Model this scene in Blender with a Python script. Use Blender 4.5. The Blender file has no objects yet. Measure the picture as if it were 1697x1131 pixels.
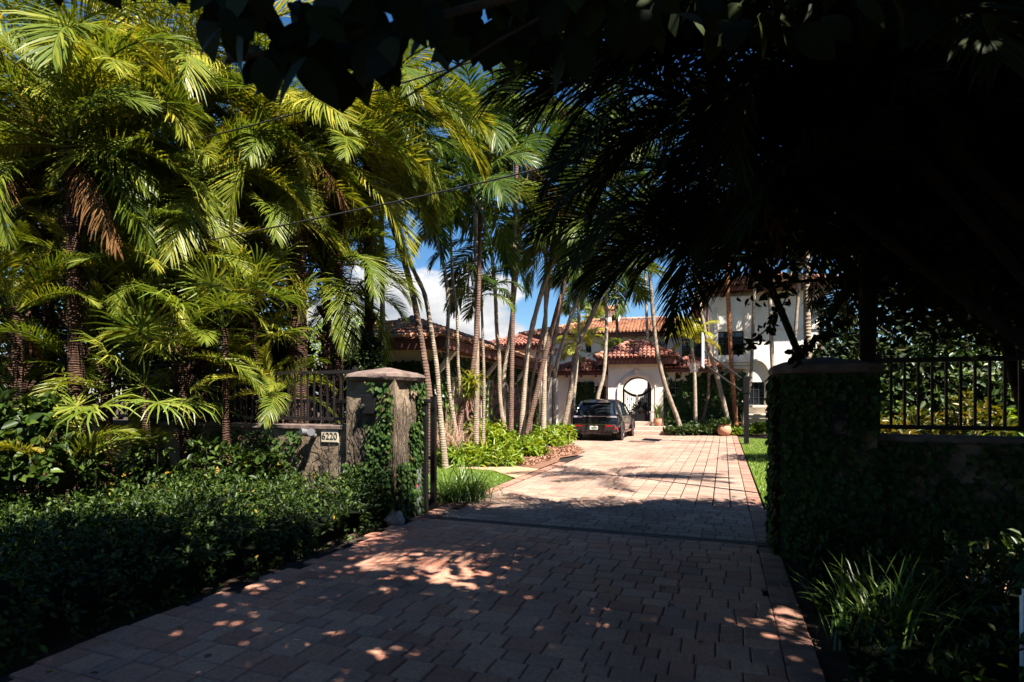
import bpy, math, random
import numpy as np
from mathutils import Vector, Matrix
from mathutils.geometry import tessellate_polygon

rng = np.random.default_rng(7)
random.seed(7)
S = bpy.context.scene
COL = S.collection
R = math.radians
F, HZ, CX, EYE = 943.0, 663.0, 848.5, 1.65      # focal length in photo pixels, horizon row, centre column, eye height

def at(px, py, d):
    return Vector(((px - CX) * d / F, d, EYE - (py - HZ) * d / F))
def gd(py):
    return F * EYE / (py - HZ)
def gp(px, py):
    d = gd(py)
    return Vector(((px - CX) * d / F, d, 0))

# drive frame: u across the gate line, v along the drive
DO = Vector((-2.29, 7.9, 0)); DA = Vector((.937, -.349, 0)); DB = Vector((.349, .937, 0))
DROT = -math.atan2(.349, .937)
def dv(u, v, z=0):
    p = DO + DA * u + DB * v
    return Vector((p.x, p.y, z))
def todrive(x, y):
    q = Vector((x, y, 0)) - DO
    return q.dot(DA), q.dot(DB)

# ------------------------------------------------------------------ materials
def new_mat(name):
    m = bpy.data.materials.new(name); m.use_nodes = True
    nt = m.node_tree; nt.nodes.clear()
    return m, nt
def N(nt, typ, **kw):
    n = nt.nodes.new(typ)
    for k, v in kw.items():
        if k.startswith('i_'):
            n.inputs[k[2:].replace('_', ' ')].default_value = v
        else:
            setattr(n, k, v)
    return n
def L(nt, a, b): nt.links.new(a, b)
def rgba(c): return (c[0], c[1], c[2], 1)
def ramp(nt, fac, stops):
    r = nt.nodes.new('ShaderNodeValToRGB'); e = r.color_ramp.elements
    while len(e) < len(stops): e.new(.5)
    for k, (p, c) in enumerate(stops): e[k].position = p; e[k].color = rgba(c)
    L(nt, fac, r.inputs[0]); return r.outputs[0]

def simple(name, col, rough=.6, metal=0, spec=.5, var=.25, scale=6, bump=.0, bscale=40, coat=0, col2=None, island=False):
    m, nt = new_mat(name)
    out = N(nt, 'ShaderNodeOutputMaterial'); b = N(nt, 'ShaderNodeBsdfPrincipled')
    b.inputs['Roughness'].default_value = rough; b.inputs['Metallic'].default_value = metal
    b.inputs['Specular IOR Level'].default_value = spec; b.inputs['Coat Weight'].default_value = coat
    tc = N(nt, 'ShaderNodeTexCoord'); no = N(nt, 'ShaderNodeTexNoise')
    no.inputs['Scale'].default_value = scale; no.inputs['Detail'].default_value = 6; no.inputs['Roughness'].default_value = .65
    L(nt, tc.outputs['Object'], no.inputs['Vector'])
    lo = [c * (1 - var) for c in col]; hi = col2 or [min(1, c * (1 + var)) for c in col]
    c = ramp(nt, no.outputs['Fac'], [(.3, lo), (.7, hi)])
    if island:
        g = N(nt, 'ShaderNodeNewGeometry')
        hv = N(nt, 'ShaderNodeHueSaturation')
        mr = N(nt, 'ShaderNodeMapRange'); mr.inputs['To Min'].default_value = .6; mr.inputs['To Max'].default_value = 1.4
        L(nt, g.outputs['Random Per Island'], mr.inputs['Value']); L(nt, mr.outputs[0], hv.inputs['Value'])
        L(nt, c, hv.inputs['Color']); c = hv.outputs[0]
    L(nt, c, b.inputs['Base Color'])
    if bump:
        n2 = N(nt, 'ShaderNodeTexNoise'); n2.inputs['Scale'].default_value = bscale; n2.inputs['Detail'].default_value = 5
        L(nt, tc.outputs['Object'], n2.inputs['Vector'])
        bp = N(nt, 'ShaderNodeBump'); bp.inputs['Strength'].default_value = bump; bp.inputs['Distance'].default_value = .02
        L(nt, n2.outputs['Fac'], bp.inputs['Height']); L(nt, bp.outputs[0], b.inputs['Normal'])
    L(nt, b.outputs[0], out.inputs[0])
    return m

def leaf_mat(name, stops, trans=.35, rough=.42, spec=.45, tcol=(1.25, 1.15, .5), objvar=.25):
    """leaf: colour differs from leaf to leaf, light passes through the blade"""
    m, nt = new_mat(name)
    out = N(nt, 'ShaderNodeOutputMaterial'); b = N(nt, 'ShaderNodeBsdfPrincipled'); t = N(nt, 'ShaderNodeBsdfTranslucent')
    b.inputs['Roughness'].default_value = rough; b.inputs['Specular IOR Level'].default_value = spec
    g = N(nt, 'ShaderNodeNewGeometry'); oi = N(nt, 'ShaderNodeObjectInfo')
    ad = N(nt, 'ShaderNodeMath', operation='MULTIPLY_ADD'); ad.inputs[1].default_value = objvar * 2; 
    mu = N(nt, 'ShaderNodeMath', operation='MULTIPLY_ADD'); mu.inputs[1].default_value = 1 - objvar * 2; mu.inputs[2].default_value = 0
    L(nt, g.outputs['Random Per Island'], mu.inputs[0]); L(nt, oi.outputs['Random'], ad.inputs[0]); L(nt, mu.outputs[0], ad.inputs[2])
    c = ramp(nt, ad.outputs[0], stops)
    L(nt, c, b.inputs['Base Color'])
    mx = N(nt, 'ShaderNodeMix', data_type='RGBA', blend_type='MULTIPLY'); mx.inputs['Factor'].default_value = 1
    L(nt, c, mx.inputs['A']); mx.inputs['B'].default_value = rgba(tcol)
    L(nt, mx.outputs['Result'], t.inputs['Color'])
    ms = N(nt, 'ShaderNodeMixShader'); ms.inputs[0].default_value = trans
    L(nt, b.outputs[0], ms.inputs[1]); L(nt, t.outputs[0], ms.inputs[2]); L(nt, ms.outputs[0], out.inputs[0])
    return m

def bark_mat(name, c1, c2, ring=34, bump=.4):
    m, nt = new_mat(name)
    out = N(nt, 'ShaderNodeOutputMaterial'); b = N(nt, 'ShaderNodeBsdfPrincipled'); b.inputs['Roughness'].default_value = .85
    b.inputs['Specular IOR Level'].default_value = .2
    tc = N(nt, 'ShaderNodeTexCoord'); mp = N(nt, 'ShaderNodeMapping'); mp.inputs['Scale'].default_value = (5, 5, 2.6)
    L(nt, tc.outputs['Object'], mp.inputs[0])
    no = N(nt, 'ShaderNodeTexNoise'); no.inputs['Scale'].default_value = 2.2; no.inputs['Detail'].default_value = 8; no.inputs['Roughness'].default_value = .7
    L(nt, mp.outputs[0], no.inputs['Vector'])
    wv = N(nt, 'ShaderNodeTexWave', bands_direction='Z'); wv.inputs['Scale'].default_value = ring / 6.283; wv.inputs['Distortion'].default_value = 6
    wv.inputs['Detail'].default_value = 3
    L(nt, tc.outputs['Object'], wv.inputs['Vector'])
    c = ramp(nt, no.outputs['Fac'], [(.32, c1), (.52, [(a + d) / 2 for a, d in zip(c1, c2)]), (.68, c2)])
    mx = N(nt, 'ShaderNodeMix', data_type='RGBA', blend_type='MULTIPLY'); mx.inputs['Factor'].default_value = .22
    L(nt, c, mx.inputs['A']); L(nt, ramp(nt, wv.outputs['Fac'], [(.0, (.45, .42, .4)), (.35, (1, 1, 1))]), mx.inputs['B'])
    L(nt, mx.outputs['Result'], b.inputs['Base Color'])
    ad = N(nt, 'ShaderNodeMath', operation='ADD'); L(nt, wv.outputs['Fac'], ad.inputs[0]); L(nt, no.outputs['Fac'], ad.inputs[1])
    bp = N(nt, 'ShaderNodeBump'); bp.inputs['Strength'].default_value = bump; bp.inputs['Distance'].default_value = .02
    L(nt, ad.outputs[0], bp.inputs['Height']); L(nt, bp.outputs[0], b.inputs['Normal'])
    L(nt, b.outputs[0], out.inputs[0]); return m

MT = {}
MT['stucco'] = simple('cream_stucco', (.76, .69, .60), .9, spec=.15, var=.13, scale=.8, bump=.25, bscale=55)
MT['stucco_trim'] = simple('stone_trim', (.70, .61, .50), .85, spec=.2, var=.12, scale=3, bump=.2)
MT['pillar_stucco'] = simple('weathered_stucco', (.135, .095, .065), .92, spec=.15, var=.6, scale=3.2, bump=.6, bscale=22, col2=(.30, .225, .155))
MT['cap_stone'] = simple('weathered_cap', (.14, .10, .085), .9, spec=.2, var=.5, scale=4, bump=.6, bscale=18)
MT['tile'] = simple('terracotta_tile', (.40, .165, .095), .75, spec=.25, var=.45, scale=2.2, col2=(.52, .27, .165), island=True)
MT['tile_dark'] = simple('wine_red_tile', (.26, .085, .065), .7, spec=.25, var=.45, scale=2.4, col2=(.38, .165, .115), island=True)
MT['fascia'] = simple('brown_fascia', (.115, .042, .03), .7, spec=.3, var=.3, scale=4)
MT['iron'] = simple('black_iron', (.006, .0055, .006), .5, metal=.0, spec=.25, var=.3)
MT['iron_brown'] = simple('dark_brown_iron', (.014, .010, .010), .5, spec=.3, var=.3)
MT['garage_door'] = simple('pink_wood_door', (.30, .15, .12), .7, spec=.3, var=.2, scale=5, bump=.2)
MT['glass'] = simple('dark_glass', (.012, .016, .02), .06, spec=.6, var=.1)
MT['frame_dark'] = simple('dark_frame', (.03, .027, .027), .5, var=.2)
MT['paint_black'] = simple('black_car_paint', (.005, .006, .008), .2, spec=.5, var=.05, coat=.5)
MT['trim_bronze'] = simple('bronze_trim', (.20, .12, .10), .35, metal=.6, var=.1)
MT['bumper'] = simple('dark_bumper', (.022, .012, .011), .5, var=.1)
MT['car_dark'] = simple('car_dark_plastic', (.03, .018, .018), .5, var=.1)
MT['chrome'] = simple('bright_metal', (.55, .53, .5), .22, metal=1, var=.05)
MT['red_lens'] = simple('red_lens', (.35, .012, .018), .2, spec=.7, var=.1)
MT['clear_lens'] = simple('smoked_clear_lens', (.35, .33, .36), .12, spec=.9, var=.1)
MT['tyre'] = simple('tyre_rubber', (.02, .017, .016), .8, spec=.25, var=.2)
MT['rim'] = simple('alloy_rim', (.17, .14, .13), .35, metal=.8, var=.1)
MT['plate'] = simple('licence_plate', (.72, .74, .68), .5, var=.05)
MT['plate_green'] = simple('plate_marks', (.05, .22, .07), .5, var=.05)
MT['plate_orange'] = simple('plate_orange', (.6, .2, .06), .5, var=.05)
MT['steps'] = simple('step_stone', (.42, .29, .23), .8, var=.2, scale=4, bump=.3)
MT['pot'] = simple('terracotta_pot', (.42, .2, .12), .8, var=.25, scale=6, bump=.3)
MT['white'] = simple('white_paint', (.75, .75, .74), .5, var=.04)
MT['sign'] = simple('sign_panel', (.48, .42, .30), .6, var=.12, scale=9)
MT['sign_text'] = simple('sign_digits', (.03, .025, .02), .6, var=.1)
MT['grey_metal'] = simple('grey_metal', (.22, .22, .23), .4, metal=.5, var=.15)
MT['rubber_red'] = simple('red_label', (.45, .03, .04), .5, var=.1)
MT['cable'] = simple('black_cable', (.012, .011, .01), .6, var=.2)
MT['soil'] = simple('dark_soil', (.05, .036, .026), .95, spec=.1, var=.5, scale=3, bump=.8, bscale=25)
MT['mulch'] = simple('mulch_ground', (.17, .09, .06), .95, spec=.1, var=.5, scale=14, bump=1, bscale=60)
MT['chip'] = simple('mulch_chip', (.27, .145, .095), .9, spec=.1, var=.5, scale=30, island=True)
MT['flag'] = simple('ochre_flagstone', (.33, .20, .12), .85, var=.3, scale=4, bump=.3)
MT['lawn'] = simple('lawn_turf', (.06, .115, .012), .95, spec=.1, var=.5, scale=9, bump=1, bscale=90)
MT['pebble'] = simple('river_pebble', (.24, .22, .21), .6, var=.4, scale=8, island=True)
MT['concrete'] = simple('rough_rock', (.20, .17, .145), .95, var=.35, scale=9, bump=.8, bscale=20)
MT['jointsand'] = simple('joint_sand', (.028, .022, .02), 1, spec=.05, var=.4, scale=20)
MT['steel_track'] = simple('rusty_track', (.10, .07, .06), .7, metal=.3, var=.4, scale=12)

G_ = lambda *s: list(s)
MT['date'] = leaf_mat('date_palm_leaflet', [(0, (.035, .062, .008)), (.36, (.095, .135, .012)), (.65, (.20, .21, .02)), (.88, (.36, .31, .03)), (1, (.48, .34, .07))], .36, spec=.3)
MT['feather'] = leaf_mat('feather_palm_leaflet', [(0, (.018, .042, .008)), (.5, (.045, .08, .011)), (.85, (.10, .125, .016)), (1, (.22, .20, .03))], .34, spec=.25)
MT['yellowpalm'] = leaf_mat('yellow_palm_leaflet', [(0, (.14, .18, .012)), (.6, (.30, .30, .02)), (1, (.42, .36, .03))], .34)
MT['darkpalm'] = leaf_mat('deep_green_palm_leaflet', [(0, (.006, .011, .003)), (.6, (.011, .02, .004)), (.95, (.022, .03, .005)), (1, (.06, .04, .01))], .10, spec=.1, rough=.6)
MT['dead'] = leaf_mat('dead_frond', [(0, (.07, .032, .012)), (.6, (.16, .075, .025)), (1, (.26, .15, .06))], .2, rough=.8, spec=.15, tcol=(1.1, .9, .6))
MT['fan'] = leaf_mat('fan_palm_blade', [(0, (.06, .11, .01)), (.55, (.15, .19, .02)), (.9, (.26, .24, .04)), (1, (.36, .26, .07))], .34)
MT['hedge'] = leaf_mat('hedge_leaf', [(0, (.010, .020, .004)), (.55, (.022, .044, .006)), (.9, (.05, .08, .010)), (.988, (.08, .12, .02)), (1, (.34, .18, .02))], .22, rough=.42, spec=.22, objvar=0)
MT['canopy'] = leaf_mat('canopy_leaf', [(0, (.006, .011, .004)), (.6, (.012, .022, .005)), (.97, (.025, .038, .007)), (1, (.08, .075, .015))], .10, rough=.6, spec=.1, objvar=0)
MT['tree_leaf'] = leaf_mat('tree_leaf', [(0, (.016, .034, .008)), (.6, (.035, .065, .012)), (1, (.085, .11, .018))], .28, objvar=.1)
MT['bright_leaf'] = leaf_mat('bright_shrub_leaf', [(0, (.07, .14, .01)), (.5, (.15, .23, .012)), (.9, (.27, .30, .02)), (1, (.36, .25, .04))], .36, objvar=.15)
MT['croton'] = leaf_mat('croton_leaf', [(0, (.03, .05, .006)), (.5, (.10, .095, .01)), (.85, (.19, .115, .012)), (1, (.18, .06, .012))], .32, objvar=.1)
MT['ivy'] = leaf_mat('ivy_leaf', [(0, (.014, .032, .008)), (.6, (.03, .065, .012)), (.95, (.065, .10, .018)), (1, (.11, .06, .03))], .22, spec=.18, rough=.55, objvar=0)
MT['ivy_lit'] = leaf_mat('sunlit_ivy_leaf', [(0, (.02, .04, .01)), (.6, (.05, .09, .012)), (1, (.14, .17, .02))], .3, objvar=0)  # lighter copy of the ivy, with sunlight put into its colour
MT['grass'] = leaf_mat('grass_blade', [(0, (.07, .13, .01)), (.6, (.14, .22, .015)), (1, (.25, .27, .04))], .35, objvar=0)
MT['liriope'] = leaf_mat('liriope_blade', [(0, (.03, .07, .012)), (.6, (.08, .14, .02)), (.93, (.15, .19, .03)), (1, (.32, .22, .08))], .3, objvar=.1)
MT['brom'] = leaf_mat('bromeliad_blade', [(0, (.12, .14, .01)), (.6, (.30, .29, .03)), (1, (.42, .34, .06))], .36, objvar=0)
MT['litter'] = leaf_mat('fallen_leaf', [(0, (.14, .06, .02)), (.6, (.3, .14, .03)), (1, (.42, .28, .04))], .15, objvar=0)
MT['bark'] = bark_mat('grey_palm_bark', (.12, .082, .058), (.38, .305, .23))
MT['bark_pale'] = bark_mat('pale_palm_bark', (.19, .14, .10), (.46, .38, .29), bump=.4)
MT['bark_dark'] = bark_mat('brown_palm_bark', (.075, .042, .032), (.21, .13, .095), ring=30)
MT['bark_rust'] = bark_mat('rust_brown_bark', (.20, .07, .03), (.40, .17, .08), ring=16)
MT['bark_tree'] = bark_mat('tree_bark', (.03, .023, .018), (.10, .08, .06), ring=3, bump=1)
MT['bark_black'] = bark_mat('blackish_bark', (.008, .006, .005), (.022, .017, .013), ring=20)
MT['fibre'] = bark_mat('fibrous_palm_trunk', (.025, .013, .009), (.10, .05, .03), ring=60, bump=1)
MT['shaft'] = simple('green_crownshaft', (.16, .21, .05), .45, var=.3, scale=5)
MT['twig'] = simple('dry_twig', (.34, .20, .13), .9, var=.35, scale=20)
MT['rachis'] = simple('leaf_stalk', (.24, .22, .04), .5, var=.3, scale=3)
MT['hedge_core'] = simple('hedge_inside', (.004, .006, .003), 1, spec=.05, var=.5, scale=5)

# paver: every stone its own tint
def paver_mat(name, cols):
    m, nt = new_mat(name)
    out = N(nt, 'ShaderNodeOutputMaterial'); b = N(nt, 'ShaderNodeBsdfPrincipled'); b.inputs['Roughness'].default_value = .78
    b.inputs['Specular IOR Level'].default_value = .3
    g = N(nt, 'ShaderNodeNewGeometry'); tc = N(nt, 'ShaderNodeTexCoord')
    c = ramp(nt, g.outputs['Random Per Island'], [(q / 4, col_) for q, col_ in enumerate(cols)])
    no = N(nt, 'ShaderNodeTexNoise'); no.inputs['Scale'].default_value = .9; no.inputs['Detail'].default_value = 5
    L(nt, tc.outputs['Object'], no.inputs['Vector'])
    n2 = N(nt, 'ShaderNodeTexNoise'); n2.inputs['Scale'].default_value = 45; n2.inputs['Detail'].default_value = 6; n2.inputs['Roughness'].default_value = .75
    L(nt, tc.outputs['Object'], n2.inputs['Vector'])
    m1 = N(nt, 'ShaderNodeMix', data_type='RGBA', blend_type='MULTIPLY'); m1.inputs['Factor'].default_value = .75
    L(nt, c, m1.inputs['A']); L(nt, ramp(nt, no.outputs['Fac'], [(.3, (.52, .47, .46)), (.5, (.95, .9, .88)), (.7, (1.12, 1.06, 1.02))]), m1.inputs['B'])
    m2 = N(nt, 'ShaderNodeMix', data_type='RGBA', blend_type='MULTIPLY'); m2.inputs['Factor'].default_value = .8
    L(nt, m1.outputs['Result'], m2.inputs['A']); L(nt, ramp(nt, n2.outputs['Fac'], [(.32, (.5, .48, .48)), (.6, (1.1, 1.1, 1.1))]), m2.inputs['B'])
    L(nt, m2.outputs['Result'], b.inputs['Base Color'])
    bp = N(nt, 'ShaderNodeBump'); bp.inputs['Strength'].default_value = .55; bp.inputs['Distance'].default_value = .012
    L(nt, n2.outputs['Fac'], bp.inputs['Height']); L(nt, bp.outputs[0], b.inputs['Normal']); L(nt, b.outputs[0], out.inputs[0])
    return m
MT['paver'] = paver_mat('clay_paver', [(.22, .138, .108), (.30, .185, .135), (.27, .20, .157), (.365, .25, .19), (.25, .183, .156)])
MT['apron'] = paver_mat('red_apron_paver', [(.37, .165, .112), (.50, .22, .145), (.42, .22, .155), (.56, .29, .19), (.36, .20, .15)])  # redder stones outside the gate track
MT['paver_edge'] = simple('border_paver', (.24, .115, .08), .8, var=.4, scale=7, bump=.4, island=True)

# ------------------------------------------------------------------ mesh helpers
class MB:
    def __init__(s): s.v = []; s.f = []
    def add(s, vs, fs):
        o = len(s.v); s.v.extend([tuple(p) for p in vs]); s.f.extend([tuple(i + o for i in f) for f in fs])
    def box(s, x0, x1, y0, y1, z0, z1, M=None):
        vs = [Vector(p) for p in ((x0,y0,z0),(x1,y0,z0),(x1,y1,z0),(x0,y1,z0),(x0,y0,z1),(x1,y0,z1),(x1,y1,z1),(x0,y1,z1))]
        if M is not None: vs = [M @ p for p in vs]
        s.add(vs, [(0,3,2,1),(4,5,6,7),(0,1,5,4),(1,2,6,5),(2,3,7,6),(3,0,4,7)])
    def bar(s, a, b, r, n=6):
        s.tube([a, b], [r, r], n)
    def tube(s, pts, rad, n=8, cap=True):
        pts = [Vector(p) for p in pts]; rings = []
        ref = None
        for i, p in enumerate(pts):
            t = (pts[min(i + 1, len(pts) - 1)] - pts[max(i - 1, 0)]).normalized()
            if ref is None:
                ref = Vector((1, 0, 0)) if abs(t.x) < .8 else Vector((0, 1, 0))
            x = (ref - t * ref.dot(t)).normalized(); ref = x; y = t.cross(x)
            rings.append([p + (x * math.cos(2 * math.pi * k / n) + y * math.sin(2 * math.pi * k / n)) * rad[i] for k in range(n)])
        vs = [q for r_ in rings for q in r_]; fs = []
        for i in range(len(pts) - 1):
            for k in range(n):
                fs.append((i * n + k, i * n + (k + 1) % n, (i + 1) * n + (k + 1) % n, (i + 1) * n + k))
        if cap: fs.append(tuple(range(n - 1, -1, -1))); fs.append(tuple((len(pts) - 1) * n + k for k in range(n)))
        s.add(vs, fs)
    def lathe(s, prof, n=24, M=None, cap=True):
        vs = []; fs = []
        for r_, z in prof:
            for k in range(n):
                p = Vector((r_ * math.cos(2 * math.pi * k / n), r_ * math.sin(2 * math.pi * k / n), z))
                vs.append(M @ p if M is not None else p)
        for i in range(len(prof) - 1):
            for k in range(n):
                fs.append((i * n + k, i * n + (k + 1) % n, (i + 1) * n + (k + 1) % n, (i + 1) * n + k))
        if cap: fs.append(tuple(range(n - 1, -1, -1))); fs.append(tuple((len(prof) - 1) * n + k for k in range(n)))
        s.add(vs, fs)
    def build(s, name, mat, parent=None, smooth=False, bevel=0):
        me = bpy.data.meshes.new(name); me.from_pydata(s.v, [], s.f); me.update()
        if smooth:
            me.polygons.foreach_set('use_smooth', [True] * len(me.polygons))
            me.set_sharp_from_angle(angle=R(42))
        return link(name, me, mat, parent, bevel)
def link(name, me, mat, parent=None, bevel=0):
    o = bpy.data.objects.new(name, me); COL.objects.link(o)
    if mat is not None: me.materials.clear(); me.materials.append(mat)
    if parent is not None: o.parent = parent
    if bevel:
        bv = o.modifiers.new('bevel', 'BEVEL'); bv.width = bevel; bv.segments = 2; bv.limit_method = 'ANGLE'
    return o
def np_mesh(name, V, Fc):
    """V (n,3), Fc (m,k) all faces with k corners"""
    me = bpy.data.meshes.new(name); V = np.asarray(V, np.float32); Fc = np.asarray(Fc, np.int32); k = Fc.shape[1]
    me.vertices.add(len(V)); me.vertices.foreach_set('co', V.ravel())
    me.loops.add(Fc.size); me.loops.foreach_set('vertex_index', Fc.ravel())
    me.polygons.add(len(Fc)); me.polygons.foreach_set('loop_start', np.arange(0, Fc.size, k, dtype=np.int32))
    me.update(calc_edges=True); me.validate(); return me
def tag(o, label=None, cat=None, group=None, kind=None):
    if label: o['label'] = label
    if cat: o['category'] = cat
    if group: o['group'] = group
    if kind: o['kind'] = kind
    return o
def thing(name, label, cat, loc=(0, 0, 0), rz=0, group=None):
    o = bpy.data.objects.new(name, None); COL.objects.link(o); o.location = loc; o.rotation_euler = (0, 0, rz); o.empty_display_size = .2
    return tag(o, label, cat, group)
def struct(name, mb, mat):
    o = mb.build(name, mat) if isinstance(mb, MB) else link(name, mb, mat)
    o['kind'] = 'structure'; return o

# leaf blades: template of two quads folded along the midrib
def leaf_tpl(w, fold=.18, droop=.15):
    return np.array([(0, 0, 0), (.30, .46 * w, fold * w), (.70, .40 * w, fold * w - droop * .4), (1, 0, -droop), (.70, -.40 * w, fold * w - droop * .4), (.30, -.46 * w, fold * w)], np.float32)
def unit(a): return a / np.maximum(np.linalg.norm(a, axis=-1, keepdims=True), 1e-9)
def leaves(name, P, D, U, size, w=.5, fold=.18, droop=.15):
    """P positions, D tip direction, U approx face normal, size per leaf"""
    P = np.asarray(P, np.float32); D = unit(np.asarray(D, np.float32)); U = np.asarray(U, np.float32)
    Y = unit(np.cross(U, D)); Z = np.cross(D, Y); T = leaf_tpl(w, fold, droop)
    size = np.broadcast_to(np.asarray(size, np.float32), (len(P),))
    V = P[:, None, :] + size[:, None, None] * (T[None, :, 0:1] * D[:, None, :] + T[None, :, 1:2] * Y[:, None, :] + T[None, :, 2:3] * Z[:, None, :])
    n = len(P); idx = (np.arange(n) * 6)[:, None]
    Fc = np.concatenate([idx + np.array([0, 1, 2, 3]), idx + np.array([0, 3, 4, 5])], 0)
    return np_mesh(name, V.reshape(-1, 3), Fc)
def broad_leaves(name, P, D, U, size, w=.6, droop=.15):
    """large ovate leaves: six rows from stalk to tip"""
    P = np.asarray(P, np.float32); D = unit(np.asarray(D, np.float32)); U = np.asarray(U, np.float32); Y = unit(np.cross(U, D)); Z_ = np.cross(D, Y)
    size = np.broadcast_to(np.asarray(size, np.float32), (len(P),)); rows = [(-.18, .015), (0, .03), (.10, .30), (.28, .48), (.5, .5), (.72, .37), (.88, .17), (1, .008)]
    T = np.array([(t, s_ * q * w, .10 * q - droop * t * t) for t, q in rows for s_ in (-1, 1)], np.float32); n = len(P); k = len(T)
    V = P[:, None, :] + size[:, None, None] * (T[None, :, 0:1] * D[:, None, :] + T[None, :, 1:2] * Y[:, None, :] + T[None, :, 2:3] * Z_[:, None, :])
    idx = (np.arange(n) * k)[:, None]; Fc = np.concatenate([idx + np.array([2 * i, 2 * i + 1, 2 * i + 3, 2 * i + 2]) for i in range(len(rows) - 1)], 0)
    return np_mesh(name, V.reshape(-1, 3), Fc)
def randdir(n): return unit(rng.normal(size=(n, 3)))
def whorls(C, Nrm, per, spread, size, tilt=.7):
    """clusters of `per` leaves round each centre C pointing out of Nrm"""
    n = len(C); C = np.repeat(C, per, 0); Nn = np.repeat(Nrm, per, 0)
    D = unit(Nn * tilt + randdir(n * per))
    P = C + D * 0.1 * size + rng.normal(size=(n * per, 3)) * spread
    U = unit(Nn + .6 * randdir(n * per) + np.array([0, 0, .4]))
    return P, D, U
# ------------------------------------------------------------------ palm fronds (unit length, growing along +X, arching in XZ)
def frond_mesh(name, a0, a1, n, lmax, w, lift=.35, droop=.25, s0=.12, th0=68, th1=22, p=1.3, seed=0, jitter=.12):
    r = np.random.default_rng(seed)
    K = 18; s = np.linspace(0, 1, K); ang = R(a0) + (R(a1) - R(a0)) * s ** p
    ds = 1 / (K - 1)
    x = np.concatenate([[0], np.cumsum(np.cos(ang[:-1]) * ds)]); z = np.concatenate([[0], np.cumsum(np.sin(ang[:-1]) * ds)])
    yb = r.normal() * .05 * s ** 2
    pts = np.stack([x, yb, z], 1)
    V = []; Fc = []
    # stalk: triangular section
    for i in range(K):
        rr = .011 * (1 - .82 * s[i]) + .0012
        tx, tz = math.cos(ang[i]), math.sin(ang[i])
        for (a, b) in ((1, .35), (-1, .35), (0, -1)):
            V.append(pts[i] + np.array([-tz * b * rr, a * rr, tx * b * rr]))
    for i in range(K - 1):
        for k in range(3):
            Fc.append((i * 3 + k, i * 3 + (k + 1) % 3, (i + 1) * 3 + (k + 1) % 3, (i + 1) * 3 + k))
    for side in (1, -1):
        for i in range(n):
            q = s0 + (1 - s0) * (i + .5 + r.normal() * .18) / n
            q = min(max(q, s0), .995)
            f = q * (K - 1); i0 = min(int(f), K - 2); f -= i0
            P = pts[i0] * (1 - f) + pts[i0 + 1] * f; a = ang[i0] * (1 - f) + ang[i0 + 1] * f
            t = np.array([math.cos(a), 0, math.sin(a)]); nr = np.array([-math.sin(a), 0, math.cos(a)]); sd = np.array([0, side, 0])
            th = R(th0 + (th1 - th0) * q + r.normal() * 5); lf = lift + r.normal() * jitter
            d = math.cos(th) * t + math.sin(th) * (math.cos(lf) * sd + math.sin(lf) * nr)
            l = lmax * (max(.05, math.sin(math.pi * (.14 + .80 * (q - s0) / (1 - s0)))) ** .75) * (1 + r.normal() * .07)
            g = np.array([0, 0, -1.0]) * droop * (1 + r.normal() * .3)
            wv = t - t.dot(d) * d; wv /= max(np.linalg.norm(wv), 1e-6)
            wv = wv + .35 * r.normal() * np.cross(d, wv)
            ww = w * (.75 + .25 * l / lmax)
            c = [P, P + d * l * .35 + g * l * .06, P + d * l * .72 + g * l * .34, P + d * l * .97 + g * l * .75]
            o = len(V)
            V += [c[0] - wv * ww * .25, c[0] + wv * ww * .25, c[1] - wv * ww * .5, c[1] + wv * ww * .5, c[2] - wv * ww * .36, c[2] + wv * ww * .36, c[3] - wv * ww * .05, c[3] + wv * ww * .05]
            Fc += [(o, o + 1, o + 3, o + 2), (o + 2, o + 3, o + 5, o + 4), (o + 4, o + 5, o + 7, o + 6)]
    return np_mesh(name, np.array(V), np.array(Fc))

def fan_mesh(name, n=26, seed=0, stalk=.75):
    r = np.random.default_rng(seed); V = []; Fc = []
    K = 8
    for i in range(K):
        q = i / (K - 1); rr = .010 * (1 - .5 * q)
        for (a, b) in ((1, .3), (-1, .3), (0, -1)):
            V.append((q * stalk, a * rr, b * rr + .10 * q * (1 - q)))
    for i in range(K - 1):
        for k in range(3): Fc.append((i * 3 + k, i * 3 + (k + 1) % 3, (i + 1) * 3 + (k + 1) % 3, (i + 1) * 3 + k))
    for i in range(n):
        a = R(-135 + 270 * (i + .5) / n + r.normal() * 2.5); l = (.62 - .16 * abs(a) / R(135)) * (1 + r.normal() * .06)
        d = np.array([math.cos(a), math.sin(a), .12 + .1 * r.normal()]); wv = np.array([-math.sin(a), math.cos(a), .35 * (-1) ** i])
        P = np.array([stalk, 0, 0]); g = np.array([0, 0, -1.]) * l * (.18 + .12 * r.random())
        o = len(V); w = .030
        V += [P - wv * .004, P + wv * .004, P + d * l * .5 - wv * w * .5 + g * .05, P + d * l * .5 + wv * w * .5 + g * .05, P + d * l * .8 - wv * w * .3 + g * .5, P + d * l * .8 + wv * w * .3 + g * .5, P + d * l - wv * .002 + g * 1.4, P + d * l + wv * .002 + g * 1.4]
        Fc += [(o, o + 1, o + 3, o + 2), (o + 2, o + 3, o + 5, o + 4), (o + 4, o + 5, o + 7, o + 6)]
    return np_mesh(name, np.array(V), np.array(Fc))

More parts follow.
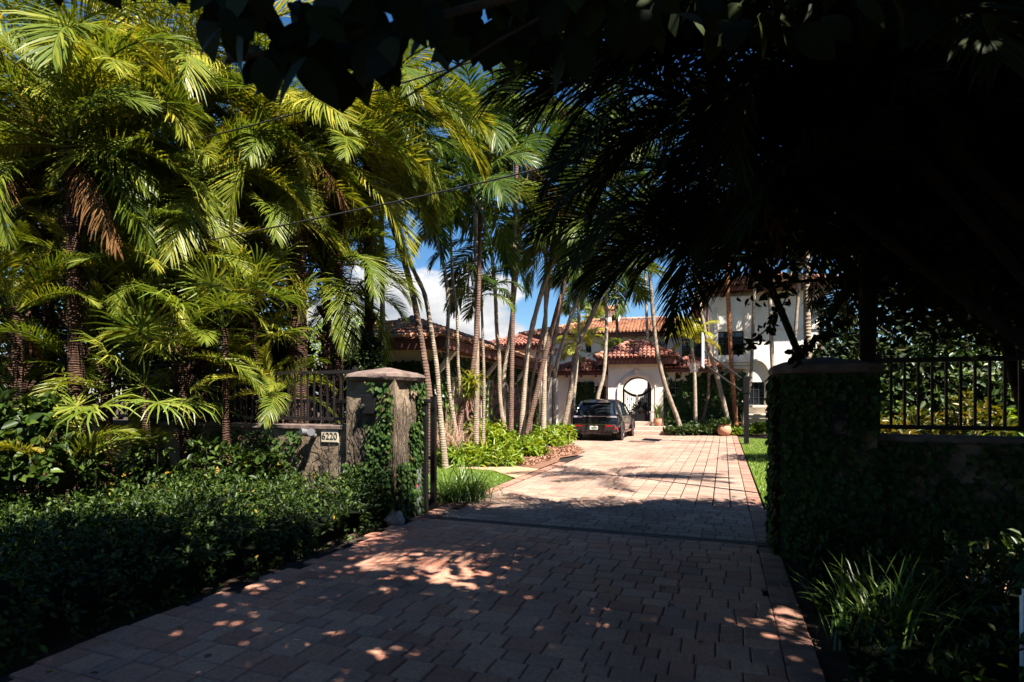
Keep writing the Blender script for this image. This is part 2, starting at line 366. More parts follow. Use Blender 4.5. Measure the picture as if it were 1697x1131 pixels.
# classes of frond: 0 erect, 1 arching, 2 spreading, 3 drooping, 4 hanging
ANG = [(80, 35), (62, -12), (38, -48), (8, -72), (-35, -88)]
FR = {}
def frond_set(kind, **kw):
    for k, (a0, a1) in enumerate(ANG):
        for j in range(2):
            FR[(kind, k, j)] = frond_mesh(kind + '_frond', a0 + (6 if j else -4), a1 + (-8 if j else 6), seed=hash((len(FR), k, j)) % 9999, **kw)
frond_set('date', n=68, lmax=.26, w=.0092, lift=.30, droop=.26)
frond_set('feather', n=44, lmax=.31, w=.021, lift=.22, droop=.42)
frond_set('dead', n=34, lmax=.2, w=.011, lift=-.5, droop=.7)
for j in range(3): FR[('fan', 0, j)] = fan_mesh('fan_frond', seed=j)

def put_frond(parent, kind, cls, az, length, loc, mat, roll=0, name='frond', j=None):
    me0 = FR[(kind, cls, rng.integers(2) if j is None else j)]
    key = (me0.name, mat.name)
    if key not in FRM:
        me = me0.copy(); me.materials.append(mat); FRM[key] = me
    o = bpy.data.objects.new(name, FRM[key]); COL.objects.link(o); o.parent = parent
    o.location = loc; o.rotation_euler = (roll, 0, az); o.scale = (length,) * 3
    return o
FRM = {}
def crown(parent, top, kind, mat, n, length, mix=(2, 4, 4, 3, 1), dead=0, az0=None, skip=None, ring=.0):
    """n fronds round `top`; mix = how many of each class, erect to hanging"""
    tot = sum(mix); az = rng.random() * 6.28 if az0 is None else az0; cl = []
    for c, k in enumerate(mix): cl += [c] * max(0, round(n * k / tot))
    for i, c in enumerate(cl):
        az += 2.39996 + rng.normal() * .15
        if skip and skip(az, c): continue
        a2 = az - .42 * math.sin(2 * az) if kind == 'date' else az
        put_frond(parent, kind, c, a2, length * (1 + rng.normal() * .1) * (.8 if c == 0 else 1), top + Vector((math.cos(az) * ring, math.sin(az) * ring, -.05 * c)), mat, roll=rng.normal() * .3)
    for i in range(dead):
        put_frond(parent, 'dead', 4, rng.random() * 6.28, length * (.7 + .3 * rng.random()), top + Vector((0, 0, -.3)), MT['dead'], roll=rng.normal() * .3, name='dead_frond')

def curve_pts(P, n):
    """Catmull-Rom through P"""
    P = [Vector(p) for p in P]; Q = [P[0] * 2 - P[1]] + P + [P[-1] * 2 - P[-2]]; out_ = []
    for i in range(1, len(Q) - 2):
        for k in range(n):
            t = k / n
            out_.append(.5 * ((2 * Q[i]) + (Q[i + 1] - Q[i - 1]) * t + (2 * Q[i - 1] - 5 * Q[i] + 4 * Q[i + 1] - Q[i + 2]) * t * t + (3 * Q[i] - Q[i - 1] - 3 * Q[i + 1] + Q[i + 2]) * t ** 3))
    return out_ + [P[-1]]

def palm(name, label, group, pix, d, r, kind='feather', mat='feather', n=14, length=2.1, mix=(1, 2, 4, 5, 3), bark='bark', dead=0, shaft=True, lean=0, dtop=None, taper=.72, cat='palm tree', flare=1.35, rings=0):
    """pix: trunk centre line in photo pixels from the ground up; d: its distance"""
    base = at(pix[0][0], pix[0][1], d); base.z = 0
    n_ = len(pix); dt = dtop if dtop else d
    W = [base] + [at(px, py, d + (dt - d) * (k + 1) / (n_ - 1)) for k, (px, py) in enumerate(pix[1:])]
    t = thing(name, label, cat, base, 0, group)
    loc = [p - base for p in W]
    c = curve_pts(loc, 6); m_ = len(c)
    rad = [r * (1 + (flare - 1) * max(0, 1 - k / m_ * 6)) * (1 - (1 - taper) * k / m_) * (1 + .05 * rng.normal()) for k in range(m_)]
    b = MB(); b.tube(c, rad, 9); b.build('trunk', MT[bark], t, smooth=True)
    top = c[-1]; up = (c[-1] - c[-3]).normalized()
    if shaft:
        s_ = MB(); q = [top - up * .05 + up * .5 * k / 5 for k in range(6)]
        s_.tube(q, [rad[-1] * 1.15, rad[-1] * 1.35, rad[-1] * 1.25, rad[-1] * .95, rad[-1] * .7, rad[-1] * .5], 9); s_.build('crownshaft', MT['shaft'], t, smooth=True)
        top = top + up * .42
    crown(t, top, kind, MT[mat], n, length, mix, dead)
    return t

# ------------------------------------------------------------------ broad-leaved trees
def tree(name, label, base, trunk_r, fork_z, blobs, nclump, per, size, mat, group=None, w=.5, spread=.16, trunk_top=None, cat='tree', clump_in=.55, bark='bark_tree', flat=.6, holes=()):
    """blobs: (centre, radii) ellipsoids that the crown fills; limbs run from the fork to clumps"""
    base = Vector(base); t = thing(name, label, cat, base, 0, group)
    tt = Vector(trunk_top) - base if trunk_top else Vector((0, 0, fork_z))
    b = MB(); mid = tt * .5 + Vector((rng.normal() * .12, rng.normal() * .12, 0))
    pts = curve_pts([Vector((0, 0, 0)), mid, tt], 5)
    b.tube(pts, [trunk_r * (1.35 if k == 0 else 1) * (1 - .35 * k / len(pts)) for k in range(len(pts))], 10)
    C = []; Nn = []
    vol = [rr[0] * rr[1] * rr[2] for _, rr in blobs]
    for (c, rr), vv in zip(blobs, vol):
        c = Vector(c) - base; k = max(1, int(nclump * vv / sum(vol)))
        dd = randdir(k); ra = clump_in + (1 - clump_in) * rng.random((k, 1)) ** .6
        P = np.array(c) + dd * ra * np.array(rr); C.append(P); Nn.append(dd * np.array([1, 1, flat]) + np.array([0, 0, .25]))
        nb = min(k, 7)
        for j in range(nb):
            e = Vector(P[j]); m_ = tt.lerp(e, .5) + Vector((rng.normal() * .2, rng.normal() * .2, .25))
            q = curve_pts([tt, m_, e], 4); rr0 = trunk_r * .42
            b.tube(q, [rr0 * (1 - .85 * i / (len(q) - 1)) for i in range(len(q))], 6)
    b.build('trunk', MT[bark], t, smooth=True)
    C = np.concatenate(C); Nn = unit(np.concatenate(Nn))
    for hx_, hy_, hr_ in holes:
        k_ = (C[:, 0] + base.x - hx_) ** 2 + (C[:, 1] + base.y - hy_) ** 2 > hr_ ** 2; C, Nn = C[k_], Nn[k_]
    P, D, U = whorls(C, Nn, per, spread, size)
    sz = size * (.65 + .7 * rng.random(len(P)))
    link('crown', leaves('crown', P, D, U, sz, w), MT[mat], t)
    return t
def shrub(name, label, base, rad, nclump, per, size, mat, group=None, w=.4, cat='shrub', spread=.03, tilt=.8, droop=.3):
    """low leafy plant: stems from the ground and leaves in whorls over a dome"""
    base = Vector(base); t = thing(name, label, cat, base, 0, group)
    dd = randdir(nclump); dd[:, 2] = np.abs(dd[:, 2])
    C = dd * np.array(rad) * (.45 + .55 * rng.random((nclump, 1)) ** .5); C[:, 2] += .04
    b = MB()
    for k in range(min(nclump, 40)):
        e = Vector(C[k]); b.tube([Vector((e.x * .15, e.y * .15, -.02)), e * .6 + Vector((0, 0, .03)), e], [.009, .007, .004], 4, cap=False)
    b.build('stems', MT['twig'] if mat != 'hedge' else MT['bark_tree'], t)
    P, D, U = whorls(C, unit(dd + np.array([0, 0, .3])), per, spread, size, tilt)
    link('foliage', leaves('foliage', P, D, U, size * (.6 + .8 * rng.random(len(P))), w, droop=droop), MT[mat], t)
    return t
def blades(name, P, length, w, spread, mat, parent=None, seg=4):
    """arching strap leaves from points P"""
    n = len(P); az = rng.random(n) * 6.283; sp = spread * (.3 + .9 * rng.random(n)); ln = length * (.6 + .6 * rng.random(n))
    V = np.zeros((n, (seg + 1) * 2, 3), np.float32); h = np.stack([np.cos(az), np.sin(az)], 1); sidev = np.stack([-np.sin(az), np.cos(az)], 1)
    x = np.zeros(n); z = np.zeros(n)
    for k in range(seg + 1):
        q = k / seg; a = R(86) - sp * (q ** 1.2) * 2.0
        if k: x = x + np.cos(a) * ln / seg; z = z + np.sin(a) * ln / seg
        ww = w * (1 - q ** 2.2 * .92) * .5
        for j, sg in enumerate((-1, 1)):
            V[:, k * 2 + j, 0] = P[:, 0] + h[:, 0] * x + sidev[:, 0] * ww * sg
            V[:, k * 2 + j, 1] = P[:, 1] + h[:, 1] * x + sidev[:, 1] * ww * sg
            V[:, k * 2 + j, 2] = P[:, 2] + z
    m_ = (seg + 1) * 2; idx = (np.arange(n) * m_)[:, None]
    Fc = np.concatenate([idx + np.array([2 * k, 2 * k + 1, 2 * k + 3, 2 * k + 2]) for k in range(seg)], 0)
    return link(name, np_mesh(name, V.reshape(-1, 3), Fc), MT[mat], parent)

# ------------------------------------------------------------------ camera, light, sky
cam = bpy.data.cameras.new('camera'); co = bpy.data.objects.new('camera', cam); COL.objects.link(co)
co.location = (0, 0, EYE); co.rotation_euler = (R(90), 0, 0)
cam.sensor_width = 36; cam.lens = 36 * F / 1697; cam.shift_y = (HZ - 565.5) / 1697; cam.clip_end = 3000; cam.clip_start = .05
cam.dof.use_dof = True; cam.dof.focus_distance = 17; cam.dof.aperture_fstop = 3.2
S.camera = co
SUN_EL = R(56); SUN_AZ = math.atan2(.64, -.77)       # clockwise from +Y: the sun stands behind the camera to the right
sd = Vector((math.sin(SUN_AZ) * math.cos(SUN_EL), math.cos(SUN_AZ) * math.cos(SUN_EL), math.sin(SUN_EL)))
sl = bpy.data.lights.new('sun', 'SUN'); sl.energy = 5.0; sl.angle = R(.53); sl.color = (1, .94, .84)
so = bpy.data.objects.new('sun', sl); COL.objects.link(so); so.rotation_euler = sd.to_track_quat('Z', 'Y').to_euler(); so.location = sd * 60
wd = bpy.data.worlds.new('World'); S.world = wd; wd.use_nodes = True; nt = wd.node_tree; nt.nodes.clear()
wo = N(nt, 'ShaderNodeOutputWorld'); bg = N(nt, 'ShaderNodeBackground'); bg.inputs['Strength'].default_value = .05
sk = N(nt, 'ShaderNodeTexSky', sky_type='NISHITA'); sk.sun_disc = False; sk.sun_elevation = SUN_EL; sk.sun_rotation = SUN_AZ
sk.air_density = 1.0; sk.dust_density = .3; sk.ozone_density = 3.5
tc = N(nt, 'ShaderNodeTexCoord'); sp = N(nt, 'ShaderNodeSeparateXYZ'); L(nt, tc.outputs['Generated'], sp.inputs[0])
mp = N(nt, 'ShaderNodeMapping'); mp.inputs['Scale'].default_value = (1, 1, 2.2); L(nt, tc.outputs['Generated'], mp.inputs[0])
no = N(nt, 'ShaderNodeTexNoise'); no.inputs['Scale'].default_value = 6.5; no.inputs['Detail'].default_value = 9; no.inputs['Roughness'].default_value = .55
L(nt, mp.outputs[0], no.inputs['Vector'])
def mth(op, a, b_=None, c_=None, clamp=False):
    n_ = N(nt, 'ShaderNodeMath', operation=op); n_.use_clamp = clamp
    for i, q in enumerate((a, b_, c_)):
        if q is None: continue
        if isinstance(q, (int, float)): n_.inputs[i].default_value = q
        else: L(nt, q, n_.inputs[i])
    return n_.outputs[0]
# one bank of cumulus low in the north, a little to the west
dx = mth('DIVIDE', mth('ADD', sp.outputs['X'], .16), .22); dz = mth('DIVIDE', mth('SUBTRACT', sp.outputs['Z'], .07), .17)
dist = mth('ADD', mth('MULTIPLY', dx, dx), mth('MULTIPLY', dz, dz))
back = mth('MULTIPLY', mth('LESS_THAN', sp.outputs['Y'], 0), 9)
body = mth('SUBTRACT', mth('ADD', mth('MULTIPLY', no.outputs['Fac'], 2.3), -.15), mth('ADD', dist, back))
fac = N(nt, 'ShaderNodeMapRange', interpolation_type='SMOOTHSTEP'); fac.inputs['From Min'].default_value = -.12; fac.inputs['From Max'].default_value = .22; L(nt, body, fac.inputs['Value'])
n2 = N(nt, 'ShaderNodeTexNoise'); n2.inputs['Scale'].default_value = 11; n2.inputs['Detail'].default_value = 7; L(nt, mp.outputs[0], n2.inputs['Vector'])
cc = ramp(nt, n2.outputs['Fac'], [(.34, (2.5, 2.75, 3.2)), (.5, (4.0, 4.1, 4.25)), (.66, (5.6, 5.5, 5.4))])
hs = N(nt, 'ShaderNodeHueSaturation'); hs.inputs['Saturation'].default_value = 1.26; hs.inputs['Value'].default_value = .82; L(nt, sk.outputs[0], hs.inputs['Color'])
mx = N(nt, 'ShaderNodeMix', data_type='RGBA'); L(nt, fac.outputs[0], mx.inputs['Factor']); L(nt, hs.outputs[0], mx.inputs['A']); L(nt, cc, mx.inputs['B'])
L(nt, mx.outputs['Result'], bg.inputs['Color']); L(nt, bg.outputs[0], wo.inputs[0])
S.view_settings.view_transform = 'Standard'; S.view_settings.look = 'None'; S.view_settings.gamma = 1; S.view_settings.exposure = 1.95
cy = S.cycles; cy.max_bounces = 7; cy.diffuse_bounces = 4; cy.glossy_bounces = 2; cy.transmission_bounces = 3; cy.transparent_max_bounces = 4
cy.use_denoising = True; cy.caustics_reflective = False; cy.caustics_refractive = False; cy.use_adaptive_sampling = True; cy.adaptive_threshold = .02
cy.sample_clamp_indirect = 4
# ------------------------------------------------------------------ ground and drive
g = MB(); g.add([(-300, -80, -.03), (300, -80, -.03), (300, 600, -.03), (-300, 600, -.03)], [(0, 1, 2, 3)])
struct('ground', g, MT['soil'])
UL, UR = .82, 5.47
# outline of the paved area in drive coordinates (u, v)
PAVE = [(UL, -9), (UR, -9), (UR, 22.6), (-8.5, 22.6), (-8.5, 14.2), (-1.2, 14.3), (-.3, 13.8), (.35, 12.4), (.8, 10.8), (.88, 9.9), (.6, 8.9), (UL, 7.9), (UL, 4.6)]
def inside(u, v, poly):
    c = False; n = len(poly)
    for i in range(n):
        (x1, y1), (x2, y2) = poly[i], poly[(i + 1) % n]
        if (y1 > v) != (y2 > v) and u < (x2 - x1) * (v - y1) / (y2 - y1) + x1: c = not c
    return c
bs = MB(); bs.add([dv(u, v, -.012) for u, v in PAVE], [tuple(range(len(PAVE)))])
struct('paver_bedding', bs, MT['jointsand'])
def paver(mb, u0, u1, v0, v1, top=.012, lift=0):
    e = .009; t1, t2, t3, t4 = [top + lift + rng.normal() * .0012 for _ in range(4)]
    vs = [dv(u0, v0, -.02), dv(u1, v0, -.02), dv(u1, v1, -.02), dv(u0, v1, -.02),
          dv(u0, v0, t1 - .008), dv(u1, v0, t2 - .008), dv(u1, v1, t3 - .008), dv(u0, v1, t4 - .008),
          dv(u0 + e, v0 + e, t1), dv(u1 - e, v0 + e, t2), dv(u1 - e, v1 - e, t3), dv(u0 + e, v1 - e, t4)]
    mb.add(vs, [(8, 9, 10, 11)] + [(a, (a + 1) % 4, 4 + (a + 1) % 4, 4 + a) for a in range(4)] + [(4 + a, 4 + (a + 1) % 4, 8 + (a + 1) % 4, 8 + a) for a in range(4)])
pv = MB(); ap = MB(); gap = .005
v = -8.9; TRACK = .45
while v < 22.5:
    h = float(rng.choice([.155, .2, .2, .235])) if v < 2.5 else .2
    CW = .262
    if v < TRACK - .07 < v + h: h = TRACK - .07 - v
    if TRACK - .07 <= v < TRACK + .07: v = TRACK + .07; continue
    u = -8.4 + rng.random() * .2 if v < 2.5 else UR - .21 - CW * 53
    while u < UR - .21:
        w = float(rng.choice([.155, .215, .215, .27])) if v < 2.5 else CW
        u2 = min(u + w, UR - .21)
        lo = UL + .21 if TRACK < v < 9.7 else UL if v < 0.5 else -99
        if u2 - u > .05 and inside((u + u2) / 2, v + h / 2, PAVE) and u >= lo - .02:
            if w < .2 and h < .2 and False: pass
            if v >= 2.5 and rng.random() < .5:
                paver(pv, u + .009, u2 - .009, v + gap, v + h * .5 - gap); paver(pv, u + .009, u2 - .009, v + h * .5 + gap, v + h - gap)
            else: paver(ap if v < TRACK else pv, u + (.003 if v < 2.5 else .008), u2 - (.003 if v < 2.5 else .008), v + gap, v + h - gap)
        u = u2
    v += h
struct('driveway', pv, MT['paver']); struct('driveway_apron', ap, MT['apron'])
be = MB(); v = -8.9
while v < 22.4:
    h = .115
    if not (TRACK - .12 < v + h / 2 < TRACK + .12):
        paver(be, UR - .207, UR - gap, v + gap * .6, v + h - gap * .6)
        if TRACK < v < 7.8: paver(be, UL + gap, UL + .2 - gap, v + gap * .6, v + h - gap * .6)
    v += h
struct('driveway_border', be, MT['paver_edge'])
# gate track: two rails let into the paving
tr = thing('gate_track', 'dark sunken steel gate track crossing the paved drive between the two pillars', 'gate track', dv(UL, TRACK), DROT)
for y in (-.045, .045):
    b = MB(); b.box(-.4, UR - UL + .1, y - .018, y + .018, -.02, .012 + .006); b.build('rail', MT['steel_track'], tr)
b = MB(); b.box(-.4, UR - UL + .1, -.027, .027, -.02, -.002); b.build('channel', MT['steel_track'], tr)
# drain grate on the drive
dg = gp(1064, 733); dgt = thing('drain_grate', 'dark rectangular drain grate set in the paving right of the black car', 'drain grate', (dg.x, dg.y, .014), DROT)
b = MB(); b.box(-.5, .5, -.33, -.29, -.01, .012); b.box(-.5, .5, .29, .33, -.01, .012); b.box(-.5, -.46, -.29, .29, -.01, .012); b.box(.46, .5, -.29, .29, -.01, .012); b.build('frame', MT['steel_track'], dgt)
b = MB()
for k in range(22): b.box(-.45 + k * .0415, -.45 + k * .0415 + .02, -.29, .29, -.012, .008)
b.build('grate', MT['steel_track'], dgt)

def poly_struct(name, pts, z, mat, sub=0, amp=0):
    me = bpy.data.meshes.new(name); tri = tessellate_polygon([[Vector((p[0], p[1], 0)) for p in pts]])
    me.from_pydata([(p[0], p[1], z) for p in pts], [], [tuple(t) for t in tri]); me.update()
    if me.polygons and me.polygons[0].normal.z < 0: me.flip_normals()
    return struct(name, me, mat)
def scatter(poly, n):
    P = np.array(poly); lo, hi = P.min(0), P.max(0); out_ = []
    while len(out_) < n:
        q = lo + (hi - lo) * rng.random(2)
        if inside(q[0], q[1], poly): out_.append(q)
    return np.array(out_)
xy = lambda pts: [(dv(u, v).x, dv(u, v).y) for u, v in pts]
# lawn to the right of the drive, small lawn to the left, ochre strip, mulch bed
LR = xy([(UR + .03, 2.6), (7.2, 2.6), (24, 2.6), (24, 19.6), (UR + .03, 19.6)])
poly_struct('lawn', LR, .005, MT['lawn'])
LL = xy([(UL - .03, 2.3), (UL - .03, 4.5), (-.1, 5.6), (-2.2, 5.9), (-2.2, 2.6)])
poly_struct('lawn_patch', LL, .005, MT['lawn'])
ST = xy([(UL + .0, 4.6), (UL - .02, 6.3), (-.2, 6.75), (-3.6, 6.5), (-5.5, 6.2), (-5.5, 5.3), (-2.2, 5.92), (-.1, 5.62)])
poly_struct('stepping_path', ST, .012, MT['flag'])
MU = xy([(UL - .02, 6.33), (UL - .03, 7.9), (.58, 8.9), (.86, 9.9), (.78, 10.8), (.33, 12.4), (-.32, 13.78), (-1.25, 14.25), (-4, 14.2), (-8.5, 14.1), (-8.5, 6.5), (-3.6, 6.52), (-.2, 6.77)])
poly_struct('mulch_bed', MU, .02, MT['mulch'])
PB = xy([(UR + .02, .2), (5.95, .2), (5.95, 2.58), (UR + .02, 2.58)])
def chips(name, poly, n, sz, mat, z, flat=.35):
    q = scatter(poly, n); P = np.stack([q[:, 0], q[:, 1], z + rng.random(n) * sz * .25], 1)
    az = rng.random(n) * 6.283; D = np.stack([np.cos(az), np.sin(az), rng.normal(size=n) * flat], 1); U = np.array([0, 0, 1.0]) + rng.normal(size=(n, 3)) * flat
    o = link(name, leaves(name, P, D, U, sz * (.5 + rng.random(n)), .4, .3, .1), MT[mat]); o['kind'] = 'stuff'; return o
chips('mulch_chips', xy([(.5, 6.6), (.5, 8), (.4, 9), (.75, 9.9), (.7, 10.8), (.25, 12.3), (-.4, 13.6), (-2.6, 13.2), (-3.4, 9), (-2, 7)]), 9000, .075, 'chip', .03)
def grass(name, poly, n, h, w=.006):
    q = scatter(poly, n); P = np.stack([q[:, 0], q[:, 1], np.full(n, .003)], 1)
    o = blades(name, P, h, w, .5, 'grass', seg=2); o['kind'] = 'stuff'; return o
grass('lawn_grass', xy([(UR + .04, 2.6), (8.2, 2.6), (8.6, 19.4), (UR + .04, 19.4)]), 42000, .06, .009)
grass('patch_grass', LL, 9000, .06, .008)
# river pebbles
pb = MB(); q = scatter(PB, 420)
for x, y in q:
    a, b_, c_ = .03 + .035 * rng.random(), .025 + .02 * rng.random(), .016 + .012 * rng.random(); th = rng.random() * 3.14
    pr = [(0.001, -c_)] + [(math.cos(f), math.sin(f) * c_) for f in (-.7, 0, .7)] + [(0.001, c_)]
    pb.lathe(pr, 7, Matrix.Translation((x, y, .012 + rng.random() * .02)) @ Matrix.Rotation(th, 4, 'Z') @ Matrix.Diagonal((a, b_, 1, 1)), cap=False)
o = pb.build('river_pebbles', MT['pebble'], smooth=True); o['kind'] = 'stuff'
# ------------------------------------------------------------------ pillars, walls, fences (drive frame)
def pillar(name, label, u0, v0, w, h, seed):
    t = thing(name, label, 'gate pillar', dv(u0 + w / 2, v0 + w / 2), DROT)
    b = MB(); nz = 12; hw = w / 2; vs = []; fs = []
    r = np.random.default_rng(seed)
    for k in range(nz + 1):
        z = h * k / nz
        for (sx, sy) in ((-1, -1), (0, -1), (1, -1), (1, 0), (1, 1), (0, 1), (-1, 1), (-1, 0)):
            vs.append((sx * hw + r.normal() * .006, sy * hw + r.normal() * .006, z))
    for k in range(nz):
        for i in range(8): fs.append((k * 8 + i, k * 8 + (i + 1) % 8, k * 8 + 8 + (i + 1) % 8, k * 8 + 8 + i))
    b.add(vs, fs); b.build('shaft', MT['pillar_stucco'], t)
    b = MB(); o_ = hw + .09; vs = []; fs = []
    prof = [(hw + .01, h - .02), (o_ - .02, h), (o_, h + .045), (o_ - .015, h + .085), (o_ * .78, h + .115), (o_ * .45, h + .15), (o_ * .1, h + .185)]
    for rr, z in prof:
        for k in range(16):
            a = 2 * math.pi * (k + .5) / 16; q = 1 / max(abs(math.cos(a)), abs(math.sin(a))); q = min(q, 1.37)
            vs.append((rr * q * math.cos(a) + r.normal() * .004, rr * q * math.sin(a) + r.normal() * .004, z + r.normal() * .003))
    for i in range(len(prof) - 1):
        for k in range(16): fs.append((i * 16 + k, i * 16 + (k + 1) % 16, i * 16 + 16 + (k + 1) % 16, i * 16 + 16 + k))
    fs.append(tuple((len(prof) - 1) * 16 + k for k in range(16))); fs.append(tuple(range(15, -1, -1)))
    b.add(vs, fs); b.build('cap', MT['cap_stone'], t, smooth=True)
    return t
PW = .76
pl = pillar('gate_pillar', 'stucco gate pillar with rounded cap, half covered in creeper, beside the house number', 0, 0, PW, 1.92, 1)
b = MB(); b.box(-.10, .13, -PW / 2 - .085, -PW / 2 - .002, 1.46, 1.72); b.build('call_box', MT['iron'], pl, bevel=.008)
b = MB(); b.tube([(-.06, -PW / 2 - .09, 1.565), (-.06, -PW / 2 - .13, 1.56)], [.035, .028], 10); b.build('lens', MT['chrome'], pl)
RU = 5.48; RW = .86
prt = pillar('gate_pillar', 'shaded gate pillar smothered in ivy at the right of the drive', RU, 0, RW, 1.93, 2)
b = MB(); b.box(.02, .16, -RW / 2 - .09, -RW / 2 - .002, 1.28, 1.6); b.build('lantern', MT['iron'], prt, bevel=.006)
b = MB(); b.box(.035, .145, -RW / 2 - .096, -RW / 2 - .088, 1.31, 1.57); b.build('lantern_pane', MT['glass'], prt)
def wall_fence(sx, u0, length, lab_w, lab_f, npk):
    vface = .12
    w = thing('garden_wall', lab_w, 'wall', dv(u0, vface), DROT)
    x0, x1 = (0, length) if sx > 0 else (-length, 0)
    b = MB(); n = 30; vs = []; fs = []
    for k in range(n + 1):
        x = x0 + (x1 - x0) * k / n
        for (y, z) in ((0, 0), (0, .62), (0, 1.22), (.3, 1.22), (.3, 0)): vs.append((x, y + rng.normal() * .004, z))
    for k in range(n):
        for i in range(5): fs.append((k * 5 + i, k * 5 + 5 + i, k * 5 + 5 + (i + 1) % 5, k * 5 + (i + 1) % 5))
    fs += [(0, 1, 2, 3, 4), tuple(n * 5 + k for k in (4, 3, 2, 1, 0))]
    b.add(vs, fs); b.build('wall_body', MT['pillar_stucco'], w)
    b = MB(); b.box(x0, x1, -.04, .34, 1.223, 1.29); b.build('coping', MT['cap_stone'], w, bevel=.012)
    f = thing('iron_fence', lab_f, 'fence', dv(u0, vface + .13, 1.29), DROT)
    b = MB(); b.box(x0, x1, -.022, .022, .06, .105); b.box(x0, x1, -.022, .022, .74, .79); b.build('rails', MT['iron_brown'], f)
    step = .118
    for k in range(npk):
        x = (k + .5) * step * sx
        if abs(x) > length: break
        b = MB(); b.box(x - .0115, x + .0115, -.0115, .0115, .105, .74); b.build('picket', MT['iron_brown'], f)
    xe = .03 * sx
    b = MB(); b.box(min(xe, xe + .045 * sx), max(xe, xe + .045 * sx), -.03, .03, 0.002, .83); b.build('end_post', MT['iron_brown'], f)
    return w, f
wl, fl = wall_fence(-1, -.0, 7.5, 'low stucco wall left of the creeper pillar, carrying the house number', 'dark iron picket fence on the low wall left of the drive', 44)
wr, fr_ = wall_fence(1, RU + RW, 9, 'low ivy grown wall in deep shade right of the drive', 'black iron picket fence on the shaded wall right of the drive', 50)
# house number plate
c = at(547, 723.5, 8.13); uu, vv = todrive(c.x, c.y)
pt = thing('house_number_sign', 'pale rectangular plate reading 6220 on the low wall', 'house sign', dv(uu, .118, c.z), DROT)
b = MB(); b.box(-.145, .145, -.022, 0, -.083, .083); b.build('plate', MT['sign'], pt, bevel=.004)
b = MB(); b.box(-.152, .152, -.016, 0, -.09, -.0832); b.box(-.152, .152, -.016, 0, .0832, .09); b.build('rim', MT['sign'], pt)
fc = bpy.data.curves.new('number', 'FONT'); fc.body = '6220'; fc.size = .135; fc.align_x = 'CENTER'; fc.align_y = 'CENTER'; fc.extrude = .002
tmp = bpy.data.objects.new('tmp', fc); COL.objects.link(tmp); bpy.context.view_layer.update(); me_ = bpy.data.meshes.new_from_object(tmp); bpy.data.objects.remove(tmp); bpy.data.curves.remove(fc)
fo = link('number', me_, MT['sign_text'], pt); fo.rotation_euler = (R(90), 0, 0); fo.location = (0, -.025, 0)
# spotlight under the fence
c = at(510, 714, 8.1); uu, vv = todrive(c.x, c.y)
st = thing('wall_spotlight', 'small twin head spotlight on the low wall left of the 6220 plate', 'spotlight', dv(uu, .12, 1.14), DROT)
b = MB(); b.tube([(0, 0, .0), (0, -.05, 0), (0, -.075, .03)], [.045, .045, .03], 10); b.build('mount', MT['grey_metal'], st, smooth=True)
for s_ in (-1, 1):
    b = MB(); b.tube([(s_ * .02, -.07, .04), (s_ * .05, -.11, .05), (s_ * .09, -.19, .055)], [.024, .045, .055], 12); b.build('lamp_head', MT['grey_metal'], st, smooth=True)
# sliding gate rolled back behind the left wall: its end stile and guide post stand beside the pillar
gt = thing('sliding_gate', 'black iron driveway gate standing open behind the left pillar', 'gate', dv(.86, .98), DROT)
b = MB(); b.box(-.075, 0, -.035, .035, .05, 1.70); b.build('end_stile', MT['iron'], gt)
b = MB(); b.box(-4.7, -.075, -.025, .025, .06, .15); b.box(-4.7, -.075, -.025, .025, 1.60, 1.66); b.box(-4.7, -.075, -.02, .02, .75, .80); b.build('frame', MT['iron'], gt)
for k in range(36):
    x = -.18 - k * .125
    b = MB(); b.box(x - .01, x + .01, -.01, .01, .15, .75); b.box(x - .01, x + .01, -.01, .01, .80, 1.60); b.build('bar', MT['iron'], gt)
for x in (-.3, -4.2):
    b = MB(); b.tube([(x, -.02, .055), (x, .02, .055)], [.05, .05], 14); b.build('wheel', MT['grey_metal'], gt)
gd2 = thing('gate_guide_post', 'slim black guide post between the left pillar and the open gate', 'gate post', dv(.86, .66), DROT)
b = MB(); b.box(-.04, .035, -.035, .035, 0, 1.62); b.box(-.075, .07, -.055, .055, 1.62, 1.66); b.build('post', MT['iron'], gd2)
b = MB(); b.box(-.09, .09, -.08, .08, 0, .018); b.build('base_plate', MT['iron_brown'], gd2)
mo = thing('gate_motor', 'narrow grey gate operator box with red label beside the left pillar', 'gate motor', dv(.80, .52), DROT)
b = MB(); b.box(-.035, .045, -.06, .06, .02, .66); b.build('housing', MT['grey_metal'], mo, bevel=.01)
b = MB(); b.box(-.03, .04, -.063, -.0605, .42, .52); b.build('label_plate', MT['rubber_red'], mo)
# rock at the pillar foot
rk = gp(660, 868); b = MB()
b.lathe([(.02, -.03), (.12, 0), (.15, .06), (.11, .13), (.05, .16), (.005, .165)], 9, Matrix.Rotation(.4, 4, 'Z') @ Matrix.Diagonal((1, .8, 1, 1)))
b.v = [(x + rng.normal() * .014, y + rng.normal() * .014, z + rng.normal() * .012) for x, y, z in b.v]
o = b.build('rock', MT['concrete'], smooth=False); o.location = (rk.x - .03, rk.y - .06, 0); tag(o, 'pale rough rock at the foot of the creeper pillar', 'rock')
